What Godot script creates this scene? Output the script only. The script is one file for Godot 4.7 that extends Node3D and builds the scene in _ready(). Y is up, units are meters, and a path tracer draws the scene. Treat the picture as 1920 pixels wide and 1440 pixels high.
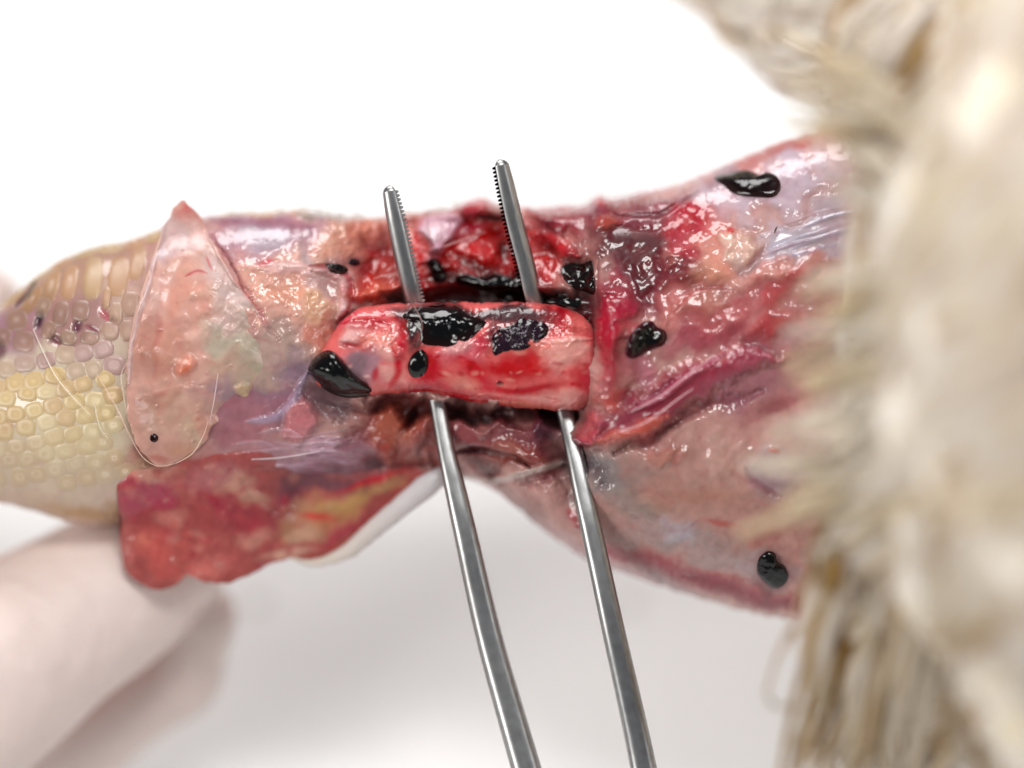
extends Node3D
# A close-up of an opened chicken leg held by a gloved hand above a white table, a pair of forceps slid
# under the exposed shaft. Shapes are laid out in design units of 0.07 mm (x right, y down, z out of the
# leg's front) on a frame that stands tilted over the table.

const S := 0.00007
const PITCH := 55.0
const REACH := 0.63
var o0 := Vector3(0, 0.062, 0)
var ax := Vector3.RIGHT
var ay := Vector3(0, cos(deg_to_rad(PITCH)), -sin(deg_to_rad(PITCH)))
var az := Vector3(0, sin(deg_to_rad(PITCH)), cos(deg_to_rad(PITCH)))
var kk := 1.0
var nz := FastNoiseLite.new()      # smooth
var rz := FastNoiseLite.new()      # ridged
var bz := FastNoiseLite.new()      # broad
var rng := RandomNumberGenerator.new()
var skin: Cv
var shaft_cv: Cv
var flap_cv: Cv
var hang_cv: Cv

# ---------------------------------------------------------------- frame
func w3(x: float, y: float, z: float) -> Vector3:
	return o0 + ax * ((x - 960.0) * S * kk) + ay * ((720.0 - y) * S * kk) + az * (z * S)

func at_depth(z: float) -> void:
	kk = (REACH - z * S) / REACH

func hexc(s: String) -> Color:
	return Color.html(s).srgb_to_linear()

# ---------------------------------------------------------------- surface paint and relief
class Cv:
	var x0: float
	var y0: float
	var st: float
	var w: int
	var h: int
	var r := PackedFloat32Array()
	var g := PackedFloat32Array()
	var b := PackedFloat32Array()
	var hh := PackedFloat32Array()
	var wt := PackedFloat32Array()
	var wx := PackedFloat32Array()
	var wy := PackedFloat32Array()

	func _init(a: float, c: float, x1: float, y1: float, step: float, base: String, sd: int, wet: float) -> void:
		x0 = a
		y0 = c
		st = step
		w = int((x1 - a) / step) + 1
		h = int((y1 - c) / step) + 1
		var n := w * h
		var col := Color.html(base).srgb_to_linear()
		for arr in [r, g, b, hh, wt, wx, wy]:
			arr.resize(n)
		r.fill(col.r)
		g.fill(col.g)
		b.fill(col.b)
		hh.fill(0.0)
		wt.fill(wet)
		var f := FastNoiseLite.new()
		f.noise_type = FastNoiseLite.TYPE_SIMPLEX_SMOOTH
		f.fractal_octaves = 4
		f.frequency = step / 100.0
		f.seed = sd
		var d1 := f.get_image(w, h, false, false, false).get_data()
		f.seed = sd + 7
		var d2 := f.get_image(w, h, false, false, false).get_data()
		for i in n:
			wx[i] = (d1[i] - 127.5) / 70.0
			wy[i] = (d2[i] - 127.5) / 70.0

	# an irregular soft-edged spot: colour, opacity, relief, wetness
	func e(x: float, y: float, rx: float, ry: float, ang: float, col: String, al: float, dh := 0.0, soft := 0.75, wv := -1.0, wob := 0.55) -> void:
		var c := Color.html(col).srgb_to_linear() if al > 0.0 else Color.BLACK
		var big := maxf(rx, ry) * 1.55 + 6.0
		var i0 := maxi(0, int((x - big - x0) / st))
		var i1 := mini(w - 1, int((x + big - x0) / st))
		var j0 := maxi(0, int((y - big - y0) / st))
		var j1 := mini(h - 1, int((y + big - y0) / st))
		var ca := cos(deg_to_rad(ang))
		var sa := sin(deg_to_rad(ang))
		var wa := minf(minf(rx, ry), 60.0) * wob
		var lo := 1.0 - soft
		var span := soft * 1.35
		var ox := look(wx, x, y)
		var oy := look(wy, x, y)
		for j in range(j0, j1 + 1):
			for i in range(i0, i1 + 1):
				var k := j * w + i
				var dx := x0 + i * st - x + (wx[k] - ox) * wa
				var dy := y0 + j * st - y + (wy[k] - oy) * wa
				var u := (dx * ca + dy * sa) / rx
				var v := (dy * ca - dx * sa) / ry
				var q := u * u + v * v
				if q > 2.2:
					continue
				var m := clampf((lo + span - sqrt(q)) / span, 0.0, 1.0)
				m = m * m * (3.0 - 2.0 * m)
				if m <= 0.0:
					continue
				var a := al * m
				if a > 0.0:
					r[k] += (c.r - r[k]) * a
					g[k] += (c.g - g[k]) * a
					b[k] += (c.b - b[k]) * a
				hh[k] += dh * m
				if wv >= 0.0:
					wt[k] += (wv - wt[k]) * m

	# the same along a curved stroke
	func l(pts: Array, wd: float, col: String, al: float, dh := 0.0, soft := 0.8, wv := -1.0, wob := 0.4) -> void:
		var c := Color.html(col).srgb_to_linear() if al > 0.0 else Color.BLACK
		var cu := Curve2D.new()
		for n in pts.size():
			var tg: Vector2 = (pts[mini(n + 1, pts.size() - 1)] - pts[maxi(n - 1, 0)]) / 6.0
			cu.add_point(pts[n], -tg, tg)
		cu.bake_interval = maxf(wd * 0.8, 3.0)
		var pp := cu.get_baked_points()
		var lo2: Vector2 = pp[0]
		var hi2: Vector2 = pp[0]
		for p in pp:
			lo2 = lo2.min(p)
			hi2 = hi2.max(p)
		var big := wd * 1.8 + 4.0
		var i0 := maxi(0, int((lo2.x - big - x0) / st))
		var i1 := mini(w - 1, int((hi2.x + big - x0) / st))
		var j0 := maxi(0, int((lo2.y - big - y0) / st))
		var j1 := mini(h - 1, int((hi2.y + big - y0) / st))
		var best := PackedFloat32Array()
		var bw := i1 - i0 + 1
		if bw <= 0 or j1 < j0:
			return
		best.resize(bw * (j1 - j0 + 1))
		best.fill(1e9)
		var wa := wd * wob
		for n in pp.size():
			var p: Vector2 = pp[n]
			var tt := float(n) / maxf(1.0, pp.size() - 1)
			var tap := 1.0 / maxf(0.35, minf(1.0, 4.0 * minf(tt + 0.06, 1.06 - tt)))
			for j in range(maxi(j0, int((p.y - big - y0) / st)), mini(j1, int((p.y + big - y0) / st)) + 1):
				for i in range(maxi(i0, int((p.x - big - x0) / st)), mini(i1, int((p.x + big - x0) / st)) + 1):
					var k := j * w + i
					var dx := x0 + i * st - p.x + wx[k] * wa
					var dy := y0 + j * st - p.y + wy[k] * wa
					var q := (dx * dx + dy * dy) * tap * tap
					var bi := (j - j0) * bw + i - i0
					if q < best[bi]:
						best[bi] = q
		var lo := 1.0 - soft
		var span := soft * 1.35
		for j in range(j0, j1 + 1):
			for i in range(i0, i1 + 1):
				var q := best[(j - j0) * bw + i - i0]
				if q > 3.0 * wd * wd:
					continue
				var m := clampf((lo + span - sqrt(q) / wd) / span, 0.0, 1.0)
				m = m * m * (3.0 - 2.0 * m)
				if m <= 0.0:
					continue
				var k := j * w + i
				var a := al * m
				if a > 0.0:
					r[k] += (c.r - r[k]) * a
					g[k] += (c.g - g[k]) * a
					b[k] += (c.b - b[k]) * a
				hh[k] += dh * m
				if wv >= 0.0:
					wt[k] += (wv - wt[k]) * m

	# overall strength and saturation of the tissue's own colour
	func finish(gain: float, sat: float, warm: float) -> void:
		for i in w * h:
			var y := 0.3 * r[i] + 0.5 * g[i] + 0.2 * b[i]
			r[i] = clampf((y + (r[i] - y) * sat) * gain * warm, 0.004, 0.95)
			g[i] = clampf((y + (g[i] - y) * sat) * gain, 0.003, 0.95)
			b[i] = clampf((y + (b[i] - y) * sat) * gain * 1.07, 0.003, 0.95)

	func look(arr: PackedFloat32Array, x: float, y: float) -> float:
		var fx := clampf((x - x0) / st, 0.0, w - 1.001)
		var fy := clampf((y - y0) / st, 0.0, h - 1.001)
		var i := int(fx)
		var j := int(fy)
		fx -= i
		fy -= j
		var k := j * w + i
		return lerpf(lerpf(arr[k], arr[k + 1], fx), lerpf(arr[k + w], arr[k + w + 1], fx), fy)

	func color(x: float, y: float) -> Color:
		return Color(look(r, x, y), look(g, x, y), look(b, x, y))

# ---------------------------------------------------------------- mesh buffers
class Mb:
	var v := PackedVector3Array()
	var n := PackedVector3Array()
	var c := PackedColorArray()
	var t := PackedInt32Array()

	# a grid of nu x nv points already appended from `first`; smooth normals; closed round v when `ring`
	func weave(first: int, nu: int, nv: int, ring: bool, flip := false) -> void:
		n.resize(v.size())
		var m := nv if ring else nv - 1
		for i in nu - 1:
			for j in m:
				var a := first + i * nv + j
				var b := first + i * nv + (j + 1) % nv
				var d := a + nv
				var e := b + nv
				if flip:
					t.append_array(PackedInt32Array([a, b, d, b, e, d]))
				else:
					t.append_array(PackedInt32Array([a, d, b, b, d, e]))
		var sg := -1.0 if flip else 1.0
		for i in nu:
			for j in nv:
				var du := v[first + mini(i + 1, nu - 1) * nv + j] - v[first + maxi(i - 1, 0) * nv + j]
				var jn := (j + 1) % nv if ring else mini(j + 1, nv - 1)
				var jp := (j + nv - 1) % nv if ring else maxi(j - 1, 0)
				var dv := v[first + i * nv + jn] - v[first + i * nv + jp]
				var q := dv.cross(du) * sg
				n[first + i * nv + j] = q.normalized() if q.length_squared() > 1e-22 else Vector3.UP

	func mesh(base: Vector3) -> ArrayMesh:
		var vv := v.duplicate()
		for i in vv.size():
			vv[i] -= base
		var a := []
		a.resize(Mesh.ARRAY_MAX)
		a[Mesh.ARRAY_VERTEX] = vv
		a[Mesh.ARRAY_NORMAL] = n
		if c.size() == v.size():
			a[Mesh.ARRAY_COLOR] = c
		a[Mesh.ARRAY_INDEX] = t
		var m := ArrayMesh.new()
		m.add_surface_from_arrays(Mesh.PRIMITIVE_TRIANGLES, a)
		return m

func part(called: String, mb: Mb, mat: Material, parent: Node3D, base: Vector3) -> MeshInstance3D:
	var o := MeshInstance3D.new()
	o.name = called
	o.mesh = mb.mesh(base)
	o.material_override = mat
	parent.add_child(o, true)
	return o

func tag(o: Node3D, label: String, category: String, group := "", kind := "") -> void:
	if label:
		o.set_meta("label", label)
	if category:
		o.set_meta("category", category)
	if group:
		o.set_meta("group", group)
	if kind:
		o.set_meta("kind", kind)

func thing(called: String, base: Vector3) -> Node3D:
	var o := Node3D.new()
	o.name = called
	add_child(o, true)
	o.position = base
	return o

func mat(rough: float, coat := 0.0, coat_rough := 0.1, sss := 0.0, metal := 0.0) -> StandardMaterial3D:
	var m := StandardMaterial3D.new()
	m.vertex_color_use_as_albedo = true
	m.roughness = rough
	m.metallic = metal
	m.metallic_specular = 0.4 if coat > 0.4 else 0.5
	if coat > 0.0:
		m.clearcoat_enabled = true
		m.clearcoat = coat
		m.clearcoat_roughness = coat_rough
	if sss > 0.0:
		m.subsurf_scatter_enabled = true
		m.subsurf_scatter_strength = sss
	return m

# a value along a list of (position, value) points, joined smoothly
func along(p: Array, x: float) -> float:
	var n := p.size()
	if x <= p[0].x:
		return p[0].y
	if x >= p[n - 1].x:
		return p[n - 1].y
	var i := 0
	while x > p[i + 1].x:
		i += 1
	var a: Vector2 = p[i]
	var b: Vector2 = p[i + 1]
	var sl := (b.y - a.y) / (b.x - a.x)
	var s0 := sl
	var s1 := sl
	if i > 0:
		s0 = (b.y - p[i - 1].y) / (b.x - p[i - 1].x)
	if i + 2 < n:
		s1 = (p[i + 2].y - a.y) / (p[i + 2].x - a.x)
	var d := b.x - a.x
	var t := (x - a.x) / d
	return a.y * (2 * t * t * t - 3 * t * t + 1) + s0 * d * (t * t * t - 2 * t * t + t) + b.y * (3 * t * t - 2 * t * t * t) + s1 * d * (t * t * t - t * t)

func v2(a: Array) -> Array:
	var out := []
	for i in range(0, a.size(), 2):
		out.append(Vector2(a[i], a[i + 1]))
	return out

# ---------------------------------------------------------------- the leg's body
var leg_top := v2([-200, 745, -60, 625, 0, 568, 60, 519, 110, 486, 180, 459, 230, 451, 290, 430, 340, 410, 400, 400, 450, 397, 520, 392, 560, 390, 600, 396, 640, 400, 700, 404, 760, 396, 840, 388, 880, 372, 905, 368, 935, 380, 1000, 386, 1040, 385, 1098, 379, 1125, 361, 1150, 368, 1190, 359, 1240, 349, 1300, 331, 1380, 297, 1450, 268, 1520, 243, 1600, 215, 1800, 120, 2000, 60])
var leg_bot := v2([-200, 930, -60, 938, 0, 946, 60, 961, 130, 982, 190, 989, 240, 978, 320, 940, 500, 905, 700, 896, 830, 893, 880, 902, 930, 924, 970, 955, 1020, 998, 1060, 1026, 1100, 1052, 1200, 1088, 1300, 1122, 1400, 1149, 1480, 1166, 1560, 1183, 1800, 1240, 2000, 1290])

func leg_fill(x: float, y: float) -> Vector3:   # (sine round the leg, depth, half height)
	var a := along(leg_top, x)
	var b := along(leg_bot, x)
	var half := (b - a) * 0.5
	var c := clampf(((a + b) * 0.5 - y) / half, -1.0, 1.0)
	return Vector3(sqrt(1.0 - c * c), minf(half * 0.6 + 20.0, 215.0), half)

func leg_z(x: float, y: float) -> float:
	var f := leg_fill(x, y)
	return f.y * pow(f.x, 0.85) + skin.look(skin.hh, x, y) * smoothstep(0.0, 0.45, f.x)

func film(x: float, y: float, wet: float) -> float:   # the bumps of the wet film
	var wave := 3.2 * bz.get_noise_2d(x * 2.4, y * 2.4) + 1.5 * nz.get_noise_2d(x * 0.62, y * 0.62)
	var curl := smoothstep(0.5, 0.98, rz.get_noise_2d(x * 0.62 + 300.0, y * 0.62) + 0.25 * bz.get_noise_2d(x * 1.3, y * 1.3 - 400.0))
	var bead := smoothstep(0.42, 0.7, nz.get_noise_2d(x * 1.5 - 800.0, y * 1.5))
	return wet * (wave + 2.2 * curl + 1.3 * bead + 0.35 * nz.get_noise_2d(x * 2.6, y * 2.6 + 90.0))

func grain(c: Color, x: float, y: float, amt: float) -> Color:
	var a := 1.0 + amt * (0.9 * nz.get_noise_2d(x * 0.8 + 50.0, y * 0.8) + 0.8 * bz.get_noise_2d(x * 1.7, y * 1.7))
	var vein := maxf(0.0, rz.get_noise_2d(x * 0.45 - 700.0, y * 0.45) - 0.45) * amt * 2.2
	return Color(clampf(c.r * a * (1.0 - vein * 0.25), 0, 1), clampf(c.g * a * (1.0 - vein), 0, 1), clampf(c.b * a * (1.0 - vein * 0.8), 0, 1))

func build_leg(owner3: Node3D) -> MeshInstance3D:
	var mb := Mb.new()
	var xs := PackedFloat32Array()
	var x := -180.0
	while x < 1960.0:
		xs.append(x)
		x += 2.0 if x > 370.0 and x < 1500.0 else (3.4 if x > -30.0 and x < 1640.0 else 9.0)
	var nf := 400
	var nb := 28
	at_depth(60)
	for i in xs.size():
		x = xs[i]
		var a := along(leg_top, x)
		var b := along(leg_bot, x)
		var mid := (a + b) * 0.5
		var half := (b - a) * 0.5
		var dep := minf(half * 0.6 + 20.0, 215.0)
		for j in nf + nb:
			if j < nf:
				var ph := PI * j / (nf - 1)
				var y := mid - half * cos(ph)
				var sn := sin(ph)
				var wet := skin.look(skin.wt, x, y)
				var jag := (nz.get_noise_2d(x * 1.4, 40.0 + y * 0.3) * 4.0 + rz.get_noise_2d(x * 0.45, y * 0.45) * 4.0) * pow(1.0 - sn, 1.6) * minf(1.0, wet * 2.0 + 0.15)
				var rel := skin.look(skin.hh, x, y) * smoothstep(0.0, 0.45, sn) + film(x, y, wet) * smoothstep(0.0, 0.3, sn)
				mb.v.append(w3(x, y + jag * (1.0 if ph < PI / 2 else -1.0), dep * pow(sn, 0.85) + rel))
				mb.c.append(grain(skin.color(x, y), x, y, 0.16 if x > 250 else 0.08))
			else:
				var ph := PI + PI * (j - nf + 1) / (nb + 1)
				var y := mid - half * cos(ph)
				mb.v.append(w3(x, y, dep * 0.8 * sin(ph)))
				mb.c.append(skin.color(x, y))
	mb.weave(0, xs.size(), nf + nb, true)
	# the two ends are closed with a middle point each
	for end in 2:
		var first := (xs.size() - 1) * (nf + nb) * end
		var mid3 := Vector3.ZERO
		for j in nf + nb:
			mid3 += mb.v[first + j]
		mb.v.append(mid3 / (nf + nb))
		mb.n.append(ax * (2.0 * end - 1.0))
		mb.c.append(mb.c[first])
		for j in nf + nb:
			var q := first + (j + 1) % (nf + nb)
			mb.t.append_array(PackedInt32Array([first + j, q, mb.v.size() - 1] if end == 1 else [q, first + j, mb.v.size() - 1]))
	return part("leg", mb, mat(0.38, 0.6, 0.07, 0.06), owner3, owner3.position)

# a flat-ish piece between two edges that follow one axis; `mid_z` gives the depth of its middle sheet
func sheet(side_a: Array, side_b: Array, lo: float, hi: float, nu: int, nv: int, upright: bool, front: float, back: float, mid_z: Callable, cv: Cv, amt: float, power := 0.6) -> Mb:
	var mb := Mb.new()
	var nb := 14
	for i in nu:
		var u := lerpf(lo, hi, float(i) / (nu - 1))
		var a := along(side_a, u)
		var b := along(side_b, u)
		if upright:
			a += 5.0 * nz.get_noise_2d(u * 0.5, 11.0)
			b += 7.0 * nz.get_noise_2d(u * 0.45, 77.0)
		var tip := smoothstep(0.0, 0.05, float(i) / (nu - 1)) * smoothstep(0.0, 0.05, 1.0 - float(i) / (nu - 1))
		for j in nv + nb:
			var ph := PI * j / (nv - 1) if j < nv else PI + PI * (j - nv + 1) / (nb + 1)
			var q := (a + b) * 0.5 - (b - a) * 0.5 * cos(ph)
			var x := q if upright else u
			var y := u if upright else q
			var sn := sin(ph)
			var wet := cv.look(cv.wt, x, y)
			var z: float = mid_z.call(x, y)
			if j < nv:
				var jag := rz.get_noise_2d(u * 0.9, q * 0.15) * 3.0 * (1.0 - sn)
				if upright:
					x += jag
				else:
					y += jag
				z += front * pow(sn, power) * (0.3 + 0.7 * tip) + (cv.look(cv.hh, x, y) + film(x, y, wet)) * smoothstep(0.0, 0.3, sn) * tip
			else:
				z += back * sn * tip
			mb.v.append(w3(x, y, z))
			mb.c.append(grain(cv.color(x, y), x, y, amt))
	mb.weave(0, nu, nv + nb, true, upright)
	for end in 2:   # pinch the ends shut
		var first := (nu - 1) * (nv + nb) * end
		var m3 := Vector3.ZERO
		for j in nv + nb:
			m3 += mb.v[first + j]
		mb.v.append(m3 / (nv + nb))
		mb.n.append(az)
		mb.c.append(mb.c[first])
		for j in nv + nb:
			mb.t.append_array(PackedInt32Array([first + j, first + (j + 1) % (nv + nb), mb.v.size() - 1]))
	return mb

# a round strand through points (x, y, z) with a radius at each
func strand(mb: Mb, pts: Array, rad: Array, sides: int, steps: int, col: Color, tip_col: Color, flat := 1.0) -> void:
	var cu := Curve3D.new()
	for i in pts.size():
		var tg: Vector3 = (pts[mini(i + 1, pts.size() - 1)] - pts[maxi(i - 1, 0)]) / 6.0
		cu.add_point(pts[i], -tg, tg)
	cu.bake_interval = maxf(1.0, cu.get_baked_length() / (steps * 3.0))
	var ln := cu.get_baked_length()
	var first := mb.v.size()
	for i in steps + 1:
		var t := float(i) / steps
		var p := cu.sample_baked(ln * t, true)
		var d := (cu.sample_baked(minf(ln, ln * t + ln * 0.02), true) - cu.sample_baked(maxf(0.0, ln * t - ln * 0.02), true)).normalized()
		var s1 := d.cross(Vector3(0.02, 0.03, 1.0)).normalized()
		var s2 := s1.cross(d)
		var fr := t * (rad.size() - 1)
		var k := mini(int(fr), rad.size() - 2)
		var r: float = lerpf(rad[k], rad[k + 1], fr - k)
		for j in sides:
			var a := TAU * j / sides
			var q := p + s1 * (cos(a) * r) + s2 * (sin(a) * r * flat)
			mb.v.append(w3(q.x, q.y, q.z))
			mb.c.append(col.lerp(tip_col, t))
	mb.weave(first, steps + 1, sides, true)

# a soft lump lying on the leg: an outline round a centre, raised to `tall`
func lump(outline: Array, tall: float, col: Color, edge: Color, base_z: Callable, bumps: float, sink := 3.0, fine := 1.0) -> Mb:
	var mb := Mb.new()
	var ctr := Vector2.ZERO
	for p in outline:
		ctr += p
	ctr /= outline.size()
	var ring := PackedVector2Array()
	var cu := Curve2D.new()
	var m := outline.size()
	for i in m + 1:
		var tg: Vector2 = (outline[(i + 1) % m] - outline[(i + m - 1) % m]) / 6.0
		cu.add_point(outline[i % m], -tg, tg)
	cu.bake_interval = 2.0
	var ns := 72
	for i in ns:
		ring.append(cu.sample_baked(cu.get_baked_length() * i / ns, true))
	var nr := 22
	for i in nr + 1:
		var rr := 1.0 if i == nr else sin(PI / 2 * (float(i) + 0.4) / (nr - 0.6))
		for j in ns:
			var p := ctr + (ring[j] - ctr) * minf(rr, 1.0)
			var up := sqrt(maxf(0.0, 1.0 - rr * rr * 0.985))
			var z: float = base_z.call(p.x, p.y)
			z += tall * up + bumps * up * (2.2 * nz.get_noise_2d(p.x * 0.4 * fine + 500, p.y * 0.4 * fine) + 0.9 * rz.get_noise_2d(p.x * 0.5 * fine, p.y * 0.5 * fine + 200)) - (sink + 4.0 if i == nr else 0.0)
			mb.v.append(w3(p.x, p.y, z))
			mb.c.append(col.lerp(edge, smoothstep(0.55, 1.0, rr)))
	mb.weave(0, nr + 1, ns, true, (outline[0] - ctr).cross(outline[1] - ctr) < 0)
	mb.v.append((mb.v[0] + mb.v[ns / 2]) * 0.5)
	mb.n.append(az)
	mb.c.append(col)
	for j in ns:
		mb.t.append_array(PackedInt32Array([j, (j + 1) % ns, mb.v.size() - 1]))
	return mb

# ---------------------------------------------------------------- painting
func paint_leg() -> void:
	var k := Cv.new(-200, -60, 1980, 1340, 2.0, "c49a90", 11, 0.3)
	skin = k
	# the shank: skin between the scales
	k.e(60, 720, 260, 330, 0, "d9c9b2", 1.0, 0, 0.5, 0.03, 0.1)
	k.e(120, 505, 230, 75, -22, "b08a74", 0.9, 0, 0.6, 0.05)
	k.e(110, 610, 190, 52, -5, "a27a74", 0.9, 0, 0.7, 0.05)
	k.e(30, 640, 70, 60, 20, "a5808a", 0.8)
	k.e(150, 800, 170, 110, -20, "e2d4b4", 0.9)
	k.e(120, 900, 200, 70, 8, "c9b39d", 0.8)
	k.e(170, 962, 120, 26, 6, "b08a5c", 0.8)
	k.e(0, 830, 70, 80, 0, "c2ab8c", 0.5)
	k.l(v2([30, 575, 55, 550, 72, 522]), 8, "4a2636", 0.85, -6)
	k.e(80, 602, 9, 18, 8, "3a1a2a", 0.95, -8)
	k.e(153, 615, 12, 12, 0, "5d2a3e", 0.9, -6)
	k.e(113, 640, 14, 13, 30, "6b2f3e", 0.85, -6)
	k.e(210, 596, 24, 12, 25, "a83c4c", 0.8, -3)
	k.e(5, 660, 14, 30, 0, "5a2c3a", 0.8, -5)
	k.e(183, 618, 20, 6, 25, "7a3040", 0.8, -3)
	k.e(20, 800, 22, 16, 0, "b98378", 0.6)
	# left of the wound: pale fascia and fat
	k.e(480, 470, 150, 80, -5, "b89094", 1.0, 4, 0.6, 0.22)
	k.e(500, 440, 90, 34, -4, "b6a8ae", 0.8, 5)
	k.l(v2([380, 408, 430, 415, 520, 416, 590, 428]), 14, "986070", 0.75)
	k.l(v2([360, 400, 450, 398, 560, 394, 690, 406]), 11, "c19a72", 0.85, 2, 0.8, 0.2)
	k.l(v2([560, 400, 640, 408, 720, 412]), 14, "9d8f84", 0.8, 4, 0.8, 0.2)
	k.e(560, 480, 90, 34, 0, "d0c4c2", 0.7, 5)
	k.e(640, 450, 60, 42, 10, "dba890", 0.9, 8, 0.7, 0.8)
	k.e(690, 430, 46, 26, 0, "d98f78", 0.8, 5)
	k.e(560, 560, 110, 90, 0, "dfae9c", 1.0, 14, 0.6, 0.8)
	k.e(560, 505, 90, 14, 3, "e4bcb4", 0.9, 6)
	k.e(600, 540, 40, 30, 10, "dcc0ba", 0.7)
	k.e(545, 560, 60, 22, 0, "dd9f86", 0.8)
	k.e(600, 590, 48, 36, 20, "e2b394", 0.9, 8, 0.7, 1.0)
	k.e(600, 640, 34, 34, 0, "d88f7a", 0.9, 10, 0.7, 0.7)
	k.l(v2([590, 505, 630, 512, 652, 535, 652, 570, 636, 600]), 11, "e0b4ae", 0.9, 12, 0.7, 0.8)
	k.l(v2([585, 500, 620, 500, 655, 520, 664, 560, 652, 590]), 6, "b8424e", 0.7, -6)
	k.e(505, 495, 16, 9, -15, "c4434a", 0.7, 3)
	k.e(540, 500, 40, 5, 5, "f0d2c8", 0.6, 4)
	k.l(v2([400, 440, 440, 510, 490, 585, 530, 640]), 9, "b0666a", 0.6, -5)
	k.e(540, 630, 60, 40, 20, "c3a89a", 0.8)
	k.e(485, 690, 120, 60, 10, "b5a090", 0.8)
	k.e(560, 700, 50, 34, 10, "8d7886", 0.8, -8)
	k.e(520, 760, 120, 46, -10, "8f6f7e", 0.9, -6, 0.7, 0.6)
	k.e(450, 800, 130, 70, 0, "a87478", 0.9)
	k.e(400, 876, 170, 34, 0, "a4504e", 0.85)
	k.e(320, 872, 100, 34, 0, "b07468", 0.9)
	k.e(577, 778, 28, 34, 20, "c27f80", 0.95, 18, 0.55, 0.7)
	k.l(v2([470, 790, 520, 780, 556, 752, 580, 700]), 10, "b4a2b4", 0.7, 6, 0.8, 0.7)
	k.e(600, 850, 130, 40, 5, "9c7080", 0.9)
	k.e(620, 830, 90, 15, 4, "bd9aa2", 0.7, 4, 0.8, 0.5)
	for q in 26:
		var y := 838.0 + rng.randf_range(-26, 44)
		var x := rng.randf_range(430, 600)
		k.l([Vector2(x, y), Vector2(x + 55, y + rng.randf_range(-12, 8)), Vector2(x + rng.randf_range(80, 130), y + rng.randf_range(-22, 16))], rng.randf_range(1.6, 3.6), "d8bcc4", rng.randf_range(0.25, 0.6), 2.5)
	k.e(640, 900, 110, 30, 0, "6a4c58", 0.8)
	# lower recess under the shaft
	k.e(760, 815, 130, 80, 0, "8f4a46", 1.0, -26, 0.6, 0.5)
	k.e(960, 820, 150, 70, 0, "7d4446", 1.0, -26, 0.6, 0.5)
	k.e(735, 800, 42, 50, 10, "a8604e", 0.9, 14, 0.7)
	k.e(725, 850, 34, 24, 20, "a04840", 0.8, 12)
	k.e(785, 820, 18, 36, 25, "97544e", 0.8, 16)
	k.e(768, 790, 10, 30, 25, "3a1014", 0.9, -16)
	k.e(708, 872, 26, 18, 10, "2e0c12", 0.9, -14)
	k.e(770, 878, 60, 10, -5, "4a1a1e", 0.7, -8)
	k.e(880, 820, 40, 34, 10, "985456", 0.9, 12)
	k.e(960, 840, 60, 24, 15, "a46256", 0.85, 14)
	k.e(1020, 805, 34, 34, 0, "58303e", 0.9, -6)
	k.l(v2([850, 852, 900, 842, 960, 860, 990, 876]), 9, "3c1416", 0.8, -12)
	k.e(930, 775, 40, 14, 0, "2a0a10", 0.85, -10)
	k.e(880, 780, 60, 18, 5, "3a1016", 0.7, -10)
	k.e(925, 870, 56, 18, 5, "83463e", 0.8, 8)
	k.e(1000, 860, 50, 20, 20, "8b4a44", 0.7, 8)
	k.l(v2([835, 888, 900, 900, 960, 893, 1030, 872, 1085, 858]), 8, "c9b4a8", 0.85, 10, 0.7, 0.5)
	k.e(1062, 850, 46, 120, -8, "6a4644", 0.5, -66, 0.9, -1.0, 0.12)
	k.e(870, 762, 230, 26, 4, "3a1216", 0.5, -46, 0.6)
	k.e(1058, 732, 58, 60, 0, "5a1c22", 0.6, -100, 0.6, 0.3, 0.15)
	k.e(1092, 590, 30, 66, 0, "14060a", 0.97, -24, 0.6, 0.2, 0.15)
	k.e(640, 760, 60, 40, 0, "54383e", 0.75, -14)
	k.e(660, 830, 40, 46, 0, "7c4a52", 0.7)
	# the wound's upper bed
	k.e(880, 480, 240, 92, 0, "a5161e", 1.0, -60, 0.45, 0.8, 0.2)
	k.e(870, 640, 260, 95, 0, "6a1018", 1.0, -75, 0.45, 0.3, 0.15)
	k.e(705, 520, 54, 52, 0, "b03a34", 1.0, 4, 0.6, 0.8)
	k.e(700, 550, 40, 18, 0, "cf6a58", 0.8, 6)
	k.e(690, 500, 28, 16, -10, "8a1420", 0.8, -8)
	k.e(720, 470, 34, 24, 0, "9c1822", 0.8)
	k.e(770, 440, 60, 30, 0, "c98478", 0.9, 14)
	k.e(838, 425, 48, 40, -15, "d8aab4", 1.0, 34, 0.6, 0.8)
	k.e(820, 440, 26, 16, -10, "ead0d2", 0.7, 5)
	k.e(890, 395, 40, 20, 0, "a82c3a", 0.9, 14)
	k.e(905, 378, 22, 12, 10, "c2434a", 0.8, 8)
	k.e(925, 408, 46, 7, 5, "2a0710", 0.9, -8)
	k.e(885, 430, 40, 12, -22, "ad2c40", 0.8, 4)
	k.e(850, 480, 60, 20, -10, "c4202a", 0.9, 6)
	k.e(905, 465, 50, 20, -18, "b93a3a", 0.85, 8)
	k.e(790, 480, 18, 40, 0, "c01626", 0.8, 4)
	k.e(805, 552, 50, 14, 0, "c41820", 0.9, 6)
	k.e(850, 545, 40, 18, 10, "a80f1a", 0.8)
	k.e(900, 505, 60, 18, 8, "52080f", 0.85, -10)
	k.e(945, 470, 22, 22, 0, "5a0a12", 0.8, -6)
	k.e(880, 530, 90, 20, 8, "28060c", 0.85, -6, 0.7, 1.0)
	k.e(960, 535, 50, 26, 0, "14050a", 0.95, -4, 0.7, 1.0)
	k.e(1040, 420, 70, 30, 12, "8c1f30", 0.9, 8)
	k.l(v2([1000, 440, 1040, 455, 1085, 480]), 16, "b83238", 0.9, 14, 0.7, 0.8)
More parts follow.
